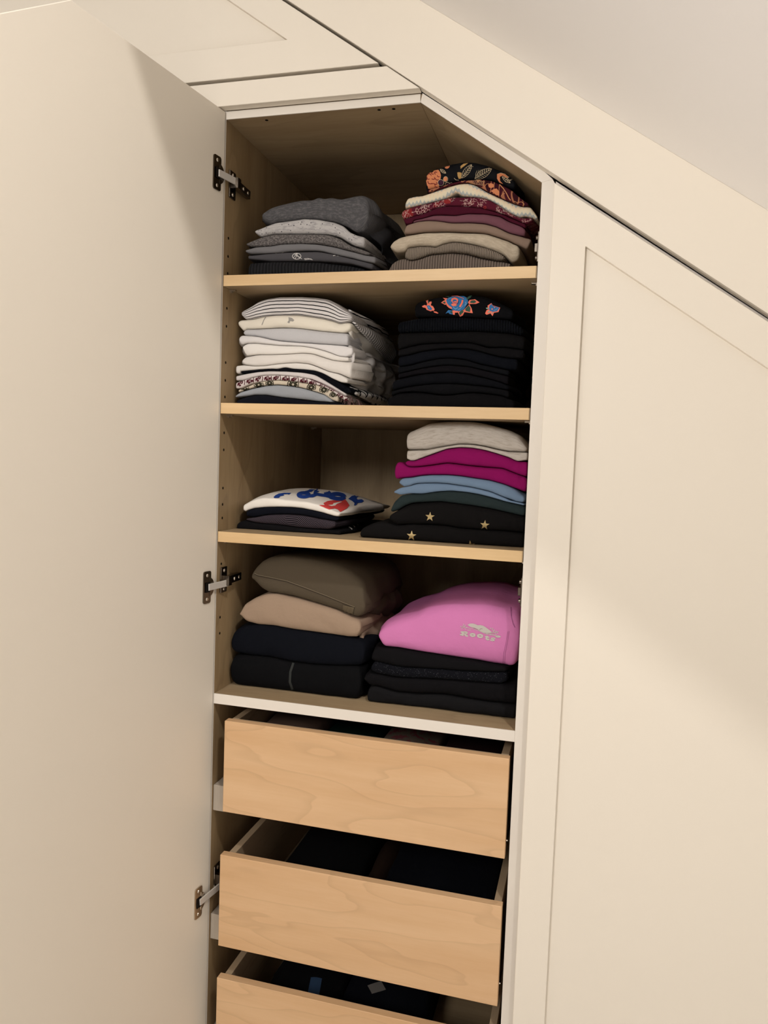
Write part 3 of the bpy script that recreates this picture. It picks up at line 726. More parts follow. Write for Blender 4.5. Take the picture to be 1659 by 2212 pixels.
# ==== second shelf, left pile: whites
ZC = (470, 610, 4.046)
wm = dict(spread=.016, wob=.004)
stack([
 T_('C1', 'folded_trousers', 'dark navy garment at the very bottom of the white pile', 'trousers', fabric('navy_cotton', (0.0072, 0.0079, 0.0122)),
    [(160, 1030), (250, 1000), (320, 985), (420, 985), (550, 1005), (700, 1020), (850, 1040), (1000, 1052), (1110, 1060)]),
 T_('C2', 'folded_tshirt', 'pale blue-grey tee near the bottom of the white pile', 't-shirt', fabric('blue_grey_jersey', (.36, .38, .41)),
    [(145, 998), (200, 960), (300, 928), (420, 902), (520, 895), (650, 907), (750, 927), (850, 957), (930, 982), (1000, 1030)],
    [(150, 1008), (250, 997), (320, 984), (420, 984), (550, 1004), (700, 1019), (850, 1038), (1000, 1052)]),
 T_('C3', 'folded_blouse', 'cream blouse with large dark olive flowers, low in the white pile', 'blouse', fabric('cream_ribbed', (.66, .58, .46)),
    [(180, 940), (250, 920), (330, 880), (420, 862), (520, 853), (650, 863), (750, 878), (850, 893), (930, 918), (1000, 953), (1055, 1000)],
    [(180, 965), (250, 940), (330, 915), (420, 900), (520, 893), (650, 905), (750, 925), (850, 955), (930, 980), (1000, 1030), (1055, 1048)], wob=.002),
 T_('C4', 'folded_blouse', 'white blouse with maroon leaf border pattern, above the olive flowered one', 'blouse', fabric('white_printed', (.74, .67, .64)),
    [(140, 882), (200, 863), (300, 832), (400, 812), (520, 809), (620, 817), (720, 827), (820, 847), (920, 887), (1000, 927), (1080, 972), (1135, 1003)],
    [(145, 930), (200, 928), (280, 890), (350, 872), (420, 862), (520, 853), (650, 863), (750, 878), (850, 893), (930, 918), (1000, 953), (1050, 1000), (1135, 1048)], wob=.002),
 T_('C5', 'folded_tshirt', 'thin pinkish-white tee directly under the black strip of the white pile', 't-shirt', fabric('pinkish_white', (.70, .645, .63)),
    [(145, 823), (250, 798), (350, 783), (450, 776), (600, 778), (750, 788), (850, 808), (920, 848), (1000, 898), (1080, 948), (1125, 975)],
    [(148, 860), (220, 855), (300, 834), (400, 813), (520, 810), (620, 818), (720, 828), (820, 848), (920, 888), (1000, 928), (1080, 973), (1125, 1003)]),
 T_('C6', 'folded_jumper', 'thin black top wedged between white tees in the white pile', 'top', fabric('black_navy', (0.0036, 0.0040, 0.0065)),
    [(200, 788), (400, 768), (520, 760), (590, 743), (650, 757), (750, 762), (850, 773), (920, 797), (1000, 842), (1080, 885), (1165, 935)],
    [(200, 797), (350, 784), (450, 777), (600, 779), (750, 789), (850, 809), (920, 849), (1000, 899), (1080, 949), (1130, 975), (1165, 962)], wob=.001),
 T_('C7', 'folded_tshirt', 'white tee lying on the thin black top', 't-shirt', cWHT,
    [(137, 765), (160, 730), (220, 723), (320, 733), (420, 729), (520, 714), (600, 707), (700, 703), (800, 713), (880, 743), (960, 778), (1050, 798), (1138, 845)],
    [(140, 798), (200, 795), (300, 788), (400, 769), (520, 761), (600, 744), (650, 758), (750, 763), (850, 773), (920, 797), (1000, 842), (1080, 877), (1138, 882)], **wm),
 T_('C8', 'folded_tshirt', 'thick white tee, fourth fold above the maroon leaf blouse', 't-shirt', fabric('cotton_white_a', (.79, .745, .695)),
    [(203, 680), (240, 646), (350, 628), (500, 628), (600, 626), (750, 616), (830, 623), (920, 653), (1000, 679), (1080, 688), (1170, 690)],
    [(205, 700), (240, 720), (320, 732), (420, 728), (520, 713), (600, 706), (700, 702), (800, 712), (880, 742), (960, 778), (1050, 797), (1150, 842), (1170, 830)], **wm),
 T_('C9', 'folded_tshirt', 'bright white tee in the middle of the white pile', 't-shirt', fabric('cotton_white_b', (.83, .79, .74)),
    [(217, 560), (260, 533), (340, 530), (420, 538), (520, 548), (650, 553), (750, 558), (850, 576), (950, 603), (1050, 642), (1148, 655)],
    [(220, 580), (245, 640), (350, 628), (500, 628), (600, 626), (750, 616), (830, 623), (920, 653), (1000, 679), (1080, 689), (1148, 692)], **wm),
 T_('C10', 'folded_tshirt', 'white tee with crumpled right end, under the pale grey one', 't-shirt', fabric('cotton_white_c', (.76, .73, .715)),
    [(193, 490), (215, 462), (300, 470), (380, 480), (480, 503), (600, 518), (750, 528), (900, 538), (1050, 546), (1100, 550), (1175, 570)],
    [(195, 515), (215, 548), (260, 533), (340, 530), (420, 538), (520, 548), (650, 553), (750, 558), (850, 576), (950, 603), (1050, 642), (1110, 652), (1175, 625)], spread=.022, wob=.006),
 T_('C11', 'folded_sweater', 'pale grey plain sweater below the stained ivory shirt', 'sweater', fabric('pale_grey_knit', (.56, .55, .56), bump=.8),
    [(220, 430), (240, 406), (350, 404), (450, 399), (550, 394), (650, 394), (750, 404), (900, 424), (1050, 437), (1138, 443)],
    [(222, 455), (240, 468), (330, 472), (480, 502), (600, 517), (750, 527), (900, 537), (1050, 545), (1138, 550)], wob=.0015),
 T_('C12', 'folded_shirt', 'ivory shirt with grey smudges, just under the striped top', 'shirt', cIVO,
    [(173, 340), (200, 325), (300, 318), (400, 298), (480, 290), (600, 287), (700, 286), (800, 297), (900, 312), (1000, 337), (1060, 358), (1110, 345), (1162, 350)],
    [(178, 380), (215, 425), (260, 406), (380, 404), (450, 400), (520, 393), (600, 393), (680, 397), (750, 404), (900, 424), (1000, 433), (1090, 440), (1162, 412)], wob=.006),
 T_('C13', 'folded_shirt', 'white shirt with thin black stripes, topmost of the white pile', 'shirt', fabric('striped_jersey', (.70, .665, .65), stripes=('v', (.012, .011, .014), .0062, .26)),
    [(203, 262), (280, 212), (350, 168), (430, 143), (520, 128), (700, 126), (850, 133), (950, 148), (1030, 188), (1100, 238), (1172, 290)],
    [(205, 295), (240, 325), (300, 317), (400, 298), (480, 290), (600, 287), (700, 286), (800, 297), (900, 312), (1000, 337), (1060, 357), (1172, 330)], wob=.003, noset=.03),
], ZC, 1.594, .05)
strv = fabric('striped_jersey_turned', (.70, .665, .65), stripes=('u', (.012, .011, .014),   .0078, .25))
strh = fabric('striped_jersey_side', (.70, .665, .65), stripes=('v', (.012, .011, .014),   .0078, .25))
ZS = (640, 620, 6.9125)
drape('C13', .2300, .060, .19, 1.768, .004, .022, strh, lean=.004, bulge=.006, fold=.002, name='fold')
drape('C13', .2330, .062, .215, 1.752, .010, .052, strv, lean=.010, bulge=.012, fold=.003, arch=-.002)
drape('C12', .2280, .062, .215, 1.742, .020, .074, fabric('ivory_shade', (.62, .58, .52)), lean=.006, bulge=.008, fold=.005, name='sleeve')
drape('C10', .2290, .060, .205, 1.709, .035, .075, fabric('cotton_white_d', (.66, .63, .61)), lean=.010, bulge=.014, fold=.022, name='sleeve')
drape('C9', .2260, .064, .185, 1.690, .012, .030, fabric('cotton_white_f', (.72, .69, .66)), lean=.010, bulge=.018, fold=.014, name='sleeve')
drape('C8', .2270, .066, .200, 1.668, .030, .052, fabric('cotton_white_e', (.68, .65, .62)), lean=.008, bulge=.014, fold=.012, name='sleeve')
drape('C6', .2340, .070, .165, 1.632, .014, .030, fabric('scallop_print', (.55, .52, .49), pattern=pat_scallop), lean=.012, bulge=.012, fold=.003, name='scalloped_hem', label='white hem with black scallop lines')
P = Print('C12', ZC); P.poly([(620, 305), (650, 312), (672, 330), (660, 342), (635, 338), (628, 358), (610, 350), (622, 332)], 7).stroke([(425, 300), (405, 330), (388, 372)], 7)
P.done('smudge', flat('smudge_grey', (.34, .32, .29)), 'grey smudges')
# maroon leaf border
MRN = flat('print_maroon_leaf', (.085, .014, .022)); P = Print('C4', ZC, .0006)
def midy(T, x):
    a = sorted(T); return float(np.interp(x, [p[0] for p in a], [p[1] for p in a]))
cT = [(140, 882), (200, 863), (300, 832), (400, 812), (520, 809), (620, 817), (720, 827), (820, 847), (920, 887), (1000, 927), (1080, 972), (1135, 1003)]
k = 0
for x in range(158, 1130, 26):
    y0_, y1_ = midy(cT, x), midy(cT, x+26); yc_ = (y0_+y1_)/2+24; sl_ = (y1_-y0_)/26; r = k % 6
    if r in (0, 3):
        P.stroke([(x-3, yc_-22), (x+4, yc_), (x-2, yc_+24)], 6)
    elif r in (1, 4):
        P.leaffill(x-10, yc_+12, x+14, yc_-10+sl_*10, 10, 5); P.leaffill(x+4, yc_+20, x+22, yc_+6, 8, 5); P.stroke([(x-8, yc_+18), (x+18, yc_-16)], 5)
    elif r == 2:
        for q in range(6): P.ell(x+9*math.cos(q*1.05), yc_-4+9*math.sin(q*1.05), 5, 4, 0, 5, 7)
        P.stroke([(x-14, yc_-16), (x, yc_+4), (x+14, yc_-16)], 5)
    else:
        P.stroke([(x-6, yc_-22), (x-4, yc_+22)], 5).stroke([(x+3, yc_-22), (x+5, yc_+22)], 5); P.leaffill(x+8, yc_+14, x+22, yc_-6, 9, 5)
    P.stroke([(x, yc_-24), (x+26, yc_-24+sl_*26)], 4); k += 1
P.done('leaf_border_print', MRN, 'maroon leaf border')
OLV = flat('print_olive', (.035, .032, .018)); P = Print('C3', ZC, .0006)
for cx_, cy_, r in [(240, 926, 30), (360, 895, 36), (455, 880, 30), (660, 892, 44), (820, 918, 34), (930, 940, 34), (1010, 985, 26)]:
    for q in range(10):
        a = q*.628; P.leaffill(cx_+r*.25*math.cos(a), cy_+r*.25*math.sin(a), cx_+r*math.cos(a+.15), cy_+r*.85*math.sin(a+.15), r*.17, 6)
    P.ring(cx_, cy_, r*.32, r*.28, 6); P.ring(cx_, cy_, r*1.1, r*.9, 6, 0, 150, 400)
P.done('flower_print', OLV, 'dark olive flowers')
# fringe at the right end of the maroon leaf blouse
V, F = [], []
random.seed(8)
for k in range(46):
    a = random.uniform(0, 1); x0 = .2185+random.uniform(-.006, .006)+a*.012; y0_ = .05+a*.045; z0 = 1.617-random.uniform(0, .010)-a*.004
    ang = random.uniform(-.9, .9); L = random.uniform(.010, .018); w_ = .0005
    p = Vector((x0, y0_, z0)); pts = [p+Vector((math.sin(ang)*L*t*.7, random.uniform(-.002, .002), -L*t*t*.9)) for t in (0, .35, .7, 1)]
    pts = [Vector((q.x, q.y, max(q.z, 1.5952))) for q in pts]; b = len(V)
    for q in pts: V += [q+Vector((w_, 0, 0)), q+Vector((-w_, 0, 0)), q+Vector((0, w_*1.6, 0))]
    for j in range(3):
        for c in range(3): d = (c+1) % 3; F.append((b+j*3+c, b+j*3+d, b+j*3+3+d, b+j*3+3+c))
mk('fringe', V, F, flat('fringe_brown', (.16, .09, .085)), BV['C4'][0], label='maroon and white thread fringe')

# ==== second shelf, right pile: blacks
ZD = (800, 610, 4.046)
dk = dict(spread=.01, wob=.003)
Dc = [(.015, .014, .016), (.014, .014, .017), (.012, .013, .018), (.015, .013, .017), (.012, .013, .017), (.010, .012, .019), (.014, .013, .015), (.014, .013, .014), (.011, .014, .021)]
Dn = ['lowest and widest black sweater of the black pile on the second shelf', 'second black garment from the bottom of the black pile', 'third black garment from the bottom of the black pile',
      'fourth black garment from the bottom of the black pile', 'fifth garment from the bottom of the black pile, in the middle', 'sixth garment from the bottom of the black pile, navy black',
      'wavy black garment, fourth from the top of the black pile', 'thick black sweater, third from the top of the black pile', 'navy-black ribbed sweater directly under the rose top']
DT = [[(150, 1010), (250, 965), (400, 957), (500, 967), (600, 985), (700, 985), (800, 970), (900, 962), (1050, 977), (1150, 990), (1262, 1040)],
      [(180, 950), (300, 920), (400, 905), (550, 888), (700, 885), (850, 895), (1000, 910), (1130, 930), (1212, 948)],
      [(190, 870), (240, 845), (350, 820), (450, 800), (600, 788), (700, 785), (850, 800), (1000, 835), (1130, 870), (1208, 900)],
      [(240, 800), (350, 775), (450, 750), (600, 727), (700, 722), (850, 735), (1000, 770), (1205, 820)],
      [(240, 740), (350, 725), (450, 695), (600, 665), (700, 660), (850, 680), (950, 715), (1100, 745), (1215, 770)],
      [(240, 650), (350, 630), (450, 602), (600, 583), (750, 578), (850, 580), (950, 600), (1020, 622), (1130, 650), (1285, 668)],
      [(240, 590), (350, 560), (450, 540), (600, 532), (750, 528), (880, 528), (950, 545), (1020, 570), (1150, 567), (1342, 592)],
      [(240, 440), (400, 435), (600, 432), (750, 424), (900, 422), (1050, 430), (1200, 440), (1345, 470)],
      [(240, 345), (400, 310), (600, 300), (800, 303), (1000, 312), (1200, 322), (1332, 395)]]
def below(pts, d=3): return [(x, y+d) for x, y in pts]
items = []
for i in range(9):
    m_ = fabric('black_knit', tuple(v*.36 for v in Dc[i]), rib=.0045 if i == 8 else None, bump=.8)
    B = None if i == 0 else below([(x, y) for x, y in DT[i]], 0)
    lowB = None
    if i: 
        lo = DT[i-1]; xs_ = [p[0] for p in DT[i]]; lowB = [(x, midy(lo, x)-2) for x in np.linspace(xs_[0], xs_[-1], 12)]
    items.append(T_('D%d' % (i+1), 'folded_sweater', Dn[i], 'sweater', m_, DT[i], lowB, **dk))
items.append(T_('D10', 'folded_jumper', 'black top printed with blue and coral roses, topmost of the black pile', 'top', fabric('black_jersey_rose', (0.0038, 0.0038, 0.0047)),
    [(388, 192), (450, 163), (550, 138), (640, 123), (750, 110), (900, 113), (1000, 128), (1100, 168), (1245, 245)],
    [(405, 300), (600, 298), (800, 300), (1000, 310), (1245, 322)], noset=.03, wob=.002))
stack(items, ZD, 1.594, .055)
ZR_ = (880, 620, 7.213)
COR = flat('print_coral', (.85, .20, .13)); BLU = flat('print_blue', (.035, .16, .38)); LBL = flat('print_light_blue', (.22, .42, .60)); GRN = flat('print_green', (.04, .09, .06)); DBL = flat('print_deep_blue', (.015, .05, .20)); MNT = flat('print_mint', (.25, .42, .35))
P = Print('D10', ZR_, .0004)
for pl in [[(525, 245), (565, 215), (590, 205), (555, 170), (635, 180), (640, 250), (590, 280)], [(945, 240), (970, 203), (1055, 193), (1125, 240), (1070, 264), (960, 266)],
           [(885, 350), (965, 268), (1000, 330), (1020, 407), (885, 388)], [(785, 390), (860, 340), (893, 380), (865, 440), (822, 462)], [(700, 365), (800, 365), (780, 398), (742, 398), (738, 432), (708, 428)],
           [(600, 250), (650, 250), (700, 330), (690, 345), (640, 320), (612, 290)],
           [(285, 205), (325, 200), (330, 240), (372, 225), (380, 240), (365, 285), (400, 300), (425, 345), (415, 368), (385, 368), (365, 378), (300, 355), (285, 325), (240, 318), (228, 300), (270, 280), (300, 292), (310, 265)],
           [(410, 378), (450, 382), (485, 405), (470, 412), (415, 395)],
           [(1250, 290), (1310, 252), (1330, 288), (1445, 322), (1420, 390), (1350, 400), (1328, 452), (1295, 410), (1235, 432), (1212, 412), (1235, 360), (1270, 345), (1252, 315)]]:
    P.poly(pl, 10)
P.done('rose_outline_print', COR, 'coral rose outlines')
for pl_, st_, lb_ in (([(605, 205), (640, 170), (700, 155), (780, 148), (880, 145), (930, 175), (945, 215), (940, 260), (905, 310), (880, 350), (830, 375), (760, 372), (690, 352), (700, 320), (650, 290), (620, 255)], 12, 'large blue rose'),
                      ([(302, 290), (345, 288), (388, 340), (372, 362), (325, 350)], 9, 'small blue rosebud on the left'),
                      ([(1275, 300), (1310, 264), (1330, 295), (1435, 325), (1398, 378), (1330, 388), (1278, 365)], 9, 'small blue rose on the right'),
                      ([(595, 412), (640, 358), (700, 368), (712, 425), (660, 418), (640, 395)], 9, 'blue leaf under the large rose')):
    P = Print('D10', ZR_, .0007); P.poly(pl_, st_); P.done('rose_print' if 'rose' in lb_[:16] or 'rosebud' in lb_ else 'blue_leaf_print', BLU, lb_)
P = Print('D10', ZR_, .0010)
P.poly([(545, 245), (580, 228), (598, 240), (588, 265)], 8).poly([(975, 235), (1000, 212), (1050, 208), (1075, 235), (1040, 255), (985, 250)], 9).poly([(900, 345), (955, 285), (985, 330), (975, 390), (910, 372)], 9)
P.poly([(805, 395), (860, 350), (880, 385), (820, 440)], 9).poly([(915, 190), (965, 145), (1010, 135), (985, 172), (935, 200)], 9).poly([(580, 155), (670, 150), (640, 165)], 8).poly([(660, 380), (705, 375), (700, 420)], 8)
P.poly([(320, 215), (345, 235), (325, 265)], 6).done('leaf_print', GRN, 'dark green leaves')
P = Print('D10', ZR_, .0013)
P.stroke([(695, 230), (700, 195), (740, 182), (780, 200), (785, 240), (755, 285), (715, 290), (690, 270)], 24).stroke([(862, 205), (855, 250), (818, 312)], 26).stroke([(690, 152), (780, 150), (880, 186)], 9).ell(740, 255, 40, 34, 0, 10)
P.ell(1322, 345, 12, 12, 0, 7, 8).ell(1358, 322, 8, 9, 0, 6, 8).stroke([(620, 290), (650, 320), (675, 335)], 12).done('petal_print', COR)
P = Print('D10', ZR_, .0016)
P.ring(748, 235, 24, 18, 8, 0, 30, 250).stroke([(800, 215), (790, 250), (765, 275)], 9).stroke([(690, 250), (705, 262), (720, 258)], 8).done('petal_shadow_print', DBL)
P = Print('D10', ZR_, .0015)
P.stroke([(715, 315), (750, 345), (790, 325)], 8).stroke([(905, 235), (918, 262), (895, 292)], 9).stroke([(640, 200), (655, 185), (690, 175)], 6).stroke([(790, 355), (830, 335), (870, 290)], 6).stroke([(1345, 370), (1385, 355), (1405, 335)], 6).stroke([(330, 305), (350, 335)], 8).done('petal_light_print', LBL)
P = Print('D10', ZR_, .0012); P.poly([(1225, 325), (1265, 322), (1270, 340), (1235, 345)], 8).poly([(1255, 380), (1285, 372), (1290, 392), (1262, 400)], 8).poly([(1305, 395), (1335, 398), (1325, 415)], 8).done('bud_leaf_print', MNT)

# ==== third shelf, left pile
ZE = (480, 1020, 4.366)
stack([
 T_('E1', 'folded_tshirt', 'black tee with white side marks, bottom of the small pile under the lettered tee', 't-shirt', cBLK2,
    [(130, 497), (170, 465), (220, 455), (300, 478), (400, 490), (500, 497), (600, 510), (700, 525), (850, 538), (1000, 545), (1112, 552)], depth=.30),
 T_('E2', 'folded_sweater', 'dark purple-grey sweater with fine zigzag lines, third from the top of its pile', 'sweater', fabric('zigzag_knit', (0.0058, 0.0043, 0.0065), pattern=pat_zig, bump=.8),
    [(220, 438), (300, 428), (400, 408), (500, 401), (620, 400), (750, 408), (850, 428), (950, 448), (1062, 465)],
    [(225, 460), (300, 480), (400, 490), (500, 497), (600, 510), (700, 525), (850, 537), (1000, 543), (1062, 525)], depth=.26, wob=.002),
 T_('E3', 'folded_tshirt', 'plain navy-black tee directly under the white lettered tee', 't-shirt', fabric('midnight_jersey', (0.0047, 0.0054, 0.0094)),
    [(222, 368), (300, 343), (400, 333), (520, 330), (650, 333), (750, 343), (850, 363), (950, 388), (1050, 418), (1092, 422)],
    [(225, 420), (300, 430), (400, 410), (500, 402), (620, 401), (750, 409), (850, 429), (950, 449), (1060, 466), (1092, 458)], depth=.29),
 T_('E4', 'folded_tshirt', 'white tee with blue lettering and red shape lying flat on top', 't-shirt', fabric('white_tee', (.80, .75, .68)),
    [(190, 318), (250, 285), (310, 258), (380, 245), (480, 250), (600, 265), (700, 275), (800, 285), (900, 308), (1000, 345), (1060, 372), (1108, 385)],
    [(195, 362), (215, 375), (300, 344), (400, 334), (520, 331), (650, 334), (750, 344), (850, 364), (950, 389), (1050, 419), (1085, 424), (1108, 405)], depth=.31, dome=.017, wob=.003, spread=.02),
], ZE, 1.3617, .068)
ZL = (560, 1040, 6.144)
P = Print('E4', ZL, .0008)
P.ring(590, 182, 72, 26, 44).poly([(640, 195), (700, 172), (760, 165), (785, 185), (715, 215), (640, 216)], 12)
P.poly([(590, 138), (640, 124), (690, 98), (740, 80), (800, 85), (770, 100), (715, 122), (690, 142), (650, 150)], 12)
P.stroke([(735, 172), (745, 138), (790, 118), (870, 115), (945, 135), (925, 158), (860, 172)], 40).stroke([(745, 168), (800, 180), (880, 192), (930, 205)], 38)
P.ring(1040, 202, 88, 32, 52, 5).poly([(900, 200), (950, 205), (960, 245), (930, 230)], 12)
P.poly([(1180, 235), (1225, 198), (1300, 180), (1328, 195), (1290, 225), (1305, 245), (1360, 240), (1388, 262), (1360, 285), (1300, 290), (1290, 315), (1255, 325), (1262, 290), (1230, 262)], 13)
P.poly([(190, 212), (215, 188), (260, 165), (330, 155), (425, 156), (395, 178), (370, 172), (320, 176), (330, 190), (280, 200), (262, 222), (200, 224)], 12)
P.done('lettering', flat('print_royal_blue', (.015, .055, .28)), 'blue rounded lettering seen upside down')
P = Print('E4', ZL, .0009)
P.poly([(792, 318), (868, 318), (850, 292), (905, 265), (980, 254), (1050, 262), (1100, 262), (1140, 243), (1172, 285), (1195, 322), (1160, 365), (1075, 410), (1040, 375), (1000, 362), (930, 375), (870, 352)], 13)
P.done('red_shape_print', flat('print_red_shape', (.60, .055, .05)), 'red leaf-like shape')
P = Print('E4', ZL, .0013); P.poly([(915, 322), (972, 316), (985, 296), (1080, 275), (1098, 278), (1030, 305), (1005, 328), (955, 334)], 10).done('white_slit_print', flat('print_white', (.75, .70, .62)))
P = Print('E1', ZE, .0006)
for x, y in ((1268, 490), (1238, 508), (1210, 528)): P.stroke([(x-16, y-10), (x, y-2), (x+14, y+12)], 9)
if P.f: P.done('side_marks_print', flat('print_side_white', (.5, .48, .45)))

# ==== third shelf, right pile
ZF = (740, 880, 3.77)
mag = fabric('magenta_fleece', (.235, .006, .095), bump=.7); blu = fabric('light_blue_cotton', (.155, .225, .325)); hth = fabric('oat_heather', (.50, .455, .405), heather=((.37, .32, .27), 60, 7, .45, .72))
star = fabric('black_star_cotton', (0.0065, 0.0058, 0.0058))
stack([
 T_('F1', 'folded_blouse', 'black blouse with gold stars, bottom fold on the third shelf right', 'blouse', star,
    [(138, 1012), (180, 975), (250, 945), (330, 932), (400, 955), (450, 965), (550, 955), (700, 960), (850, 970), (950, 990), (1100, 1000), (1300, 1010), (1478, 1030)], wob=.003),
 T_('F2', 'folded_blouse', 'black fabric with two gold stars, second fold up on the third shelf right', 'blouse', star,
    [(378, 882), (450, 840), (500, 808), (560, 783), (700, 772), (800, 769), (900, 783), (1050, 802), (1200, 827), (1350, 862), (1482, 893)],
    [(385, 920), (440, 962), (550, 955), (700, 959), (850, 969), (950, 989), (1100, 999), (1300, 1009), (1482, 1026)], wob=.003),
 T_('F3', 'folded_tshirt', 'very dark green tee under the light blue top', 't-shirt', fabric('dark_green_jersey', (.020, .030, .031)),
    [(388, 832), (420, 770), (480, 715), (560, 706), (650, 708), (780, 688), (880, 683), (1000, 693), (1100, 710), (1200, 733), (1320, 768), (1486, 806)],
    [(400, 857), (450, 838), (500, 805), (560, 780), (700, 771), (800, 768), (900, 782), (1050, 801), (1200, 826), (1350, 861), (1486, 892)]),
 T_('F4', 'folded_jumper', 'light blue top folded in two layers, beneath the magenta sweatshirt', 'top', blu,
    [(415, 685), (470, 655), (560, 638), (600, 622), (750, 617), (850, 622), (950, 637), (1050, 652), (1200, 687), (1320, 737), (1400, 775), (1482, 790)],
    [(430, 702), (470, 716), (560, 704), (650, 707), (780, 687), (880, 682), (1000, 692), (1100, 709), (1200, 732), (1320, 768), (1482, 804)]),
 T_('F5', 'upper', 'x', 'x', blu,
    [(460, 600), (490, 578), (560, 573), (640, 558), (720, 552), (850, 552), (950, 560), (1100, 582), (1200, 597), (1320, 632), (1400, 668), (1482, 733)],
    [(465, 625), (510, 655), (560, 636), (600, 621), (750, 616), (850, 621), (950, 636), (1050, 651), (1200, 686), (1320, 736), (1440, 780), (1482, 772)]),
 T_('F6', 'folded_sweatshirt', 'magenta pink sweatshirt folded in two thick layers', 'sweatshirt', mag,
    [(420, 482), (440, 450), (475, 442), (512, 470), (530, 485), (600, 486), (720, 474), (850, 454), (950, 467), (1050, 479), (1150, 489), (1300, 499), (1400, 539), (1502, 575)],
    [(440, 586), (470, 580), (540, 576), (640, 558), (720, 552), (850, 552), (950, 560), (1100, 582), (1200, 597), (1320, 632), (1380, 655), (1400, 660), (1502, 700)], wob=.004),
 T_('F7', 'upper', 'x', 'x', mag,
    [(508, 442), (530, 432), (580, 435), (680, 398), (750, 373), (850, 338), (950, 326), (1050, 330), (1150, 348), (1250, 376), (1350, 408), (1420, 440), (1507, 443)],
    [(518, 488), (600, 485), (720, 473), (850, 453), (950, 466), (1050, 478), (1150, 488), (1300, 498), (1400, 538), (1507, 574)], wob=.004),
 T_('F8', 'lower', 'x', 'x', hth,
    [(520, 352), (600, 350), (680, 348), (780, 329), (850, 316), (950, 301), (1050, 303), (1150, 318), (1250, 343), (1350, 363), (1507, 368)],
    [(525, 420), (565, 440), (600, 430), (680, 397), (750, 372), (850, 337), (950, 325), (1050, 330), (1150, 347), (1250, 375), (1350, 407), (1420, 440), (1507, 430)]),
 T_('F9', 'folded_shirt', 'pale oatmeal heathered shirt folded thick, topmost on the magenta sweatshirt', 'shirt', hth,
    [(519, 212), (560, 193), (620, 166), (700, 128), (800, 117), (900, 112), (1050, 115), (1150, 132), (1250, 157), (1350, 188), (1430, 230), (1502, 328)],
    [(540, 346), (680, 348), (780, 328), (850, 315), (950, 300), (1050, 302), (1150, 317), (1250, 342), (1350, 362), (1480, 367), (1502, 360)], noset=.035),
], ZF, 1.3617, .045)
def adopt(child, parent, name, label=None):
    c, p = BV[child][0], BV[parent][0]
    wl = c.location.copy(); c.parent = p; c.location = wl-p.location; c.name = name
    for k_ in ('label', 'category', 'group'):
        if k_ in c: del c[k_]
adopt('F5', 'F4', 'folded_layer'); adopt('F7', 'F6', 'folded_layer'); adopt('F8', 'F9', 'folded_layer')
GOLD = flat('gold_foil', (.52, .40, .20), .35, .6)
def starpts(cx, cy, r, rot=0): return [(cx+(r if i % 2 == 0 else r*.4)*math.sin(math.radians(rot+36*i)), cy-(r if i % 2 == 0 else r*.4)*math.cos(math.radians(rot+36*i))) for i in range(10)]
for key, cs in (('F2', [(712, 890, 40, 4), (1158, 957, 40, 6)]), ('F1', [(562, 1045, 41, 4), (1040, 1122, 40, -3)])):
    for cx_, cy_, r, ro in cs:
        P = Print(key, ZF, .0006); P.poly(starpts(cx_, cy_, r, ro), 8)
        if P.f: P.done('star', GOLD)

# ==== fourth shelf, left pile
ZG = (430, 1180, 3.687)
khk = fabric('khaki_fleece', (.085, .066, .044), bump=.5)
stack([
 T_('G1', 'folded_trousers', 'black trousers with a dark side band, bottom left on the fixed shelf', 'trousers', cBLK,
    [(190, 992), (220, 900), (260, 872), (400, 877), (550, 892), (700, 922), (850, 942), (1000, 957), (1150, 960), (1292, 962)], depth=.30, wob=.004, ends=.03),
 T_('G2', 'folded_sweatshirt', 'thick navy-black sweatshirt under the beige one', 'sweatshirt', cNVB,
    [(198, 777), (240, 728), (270, 680), (350, 640), (450, 632), (600, 643), (750, 672), (900, 692), (1050, 712), (1200, 738), (1312, 760)],
    [(205, 792), (250, 852), (400, 875), (550, 890), (700, 920), (850, 940), (1000, 955), (1150, 960), (1280, 957), (1312, 935)], depth=.29, wob=.004, ends=.03),
 T_('G3', 'folded_sweatshirt', 'plain beige sweatshirt under the khaki one', 'sweatshirt', fabric('beige_fleece', (.33, .235, .165), bump=.5),
    [(318, 532), (350, 468), (430, 417), (520, 387), (600, 384), (700, 407), (800, 430), (900, 460), (1000, 488), (1100, 520), (1200, 570), (1285, 600)],
    [(325, 562), (370, 607), (450, 632), (600, 643), (750, 672), (900, 692), (1050, 712), (1170, 730), (1250, 732), (1285, 705)], depth=.28, wob=.004, ends=.022),
 T_('G4', 'folded_hoodie', 'rolled khaki brown garment with a stitched seam, topmost left on the fixed shelf', 'hoodie', khk,
    [(412, 205), (440, 165), (480, 120), (540, 88), (650, 78), (780, 86), (900, 106), (1000, 126), (1100, 150), (1200, 200), (1270, 255), (1312, 320), (1320, 400)],
    [(430, 285), (480, 342), (540, 380), (650, 392), (750, 412), (850, 442), (1000, 495), (1100, 522), (1200, 562), (1245, 575), (1320, 545)], depth=.27, noset=.028, nose=.02, ends=.02, wob=.003),
], ZG, 1.0612, .055)
P = Print('G4', ZG, .0008); P.stroke([(442, 215), (470, 228), (560, 245), (700, 275), (850, 330), (1000, 387), (1150, 447), (1240, 482)], 4).done('seam', flat('khaki_thread', (.19, .15, .10)))
P = Print('G4', ZG, .0006); P.stroke([(442, 222), (470, 236), (560, 253), (700, 283), (850, 338), (1000, 395), (1150, 455), (1240, 490)], 6).done('seam', flat('khaki_dark', (.04, .03, .02)))
P = Print('G4', ZG, .0010); P.poly([(1146, 465), (1236, 486), (1222, 556), (1140, 532)], 12).done('fabric_tab', flat('khaki_tab', (.15, .115, .07)), 'small stitched fabric tab')
P = Print('G4', ZG, .0014)
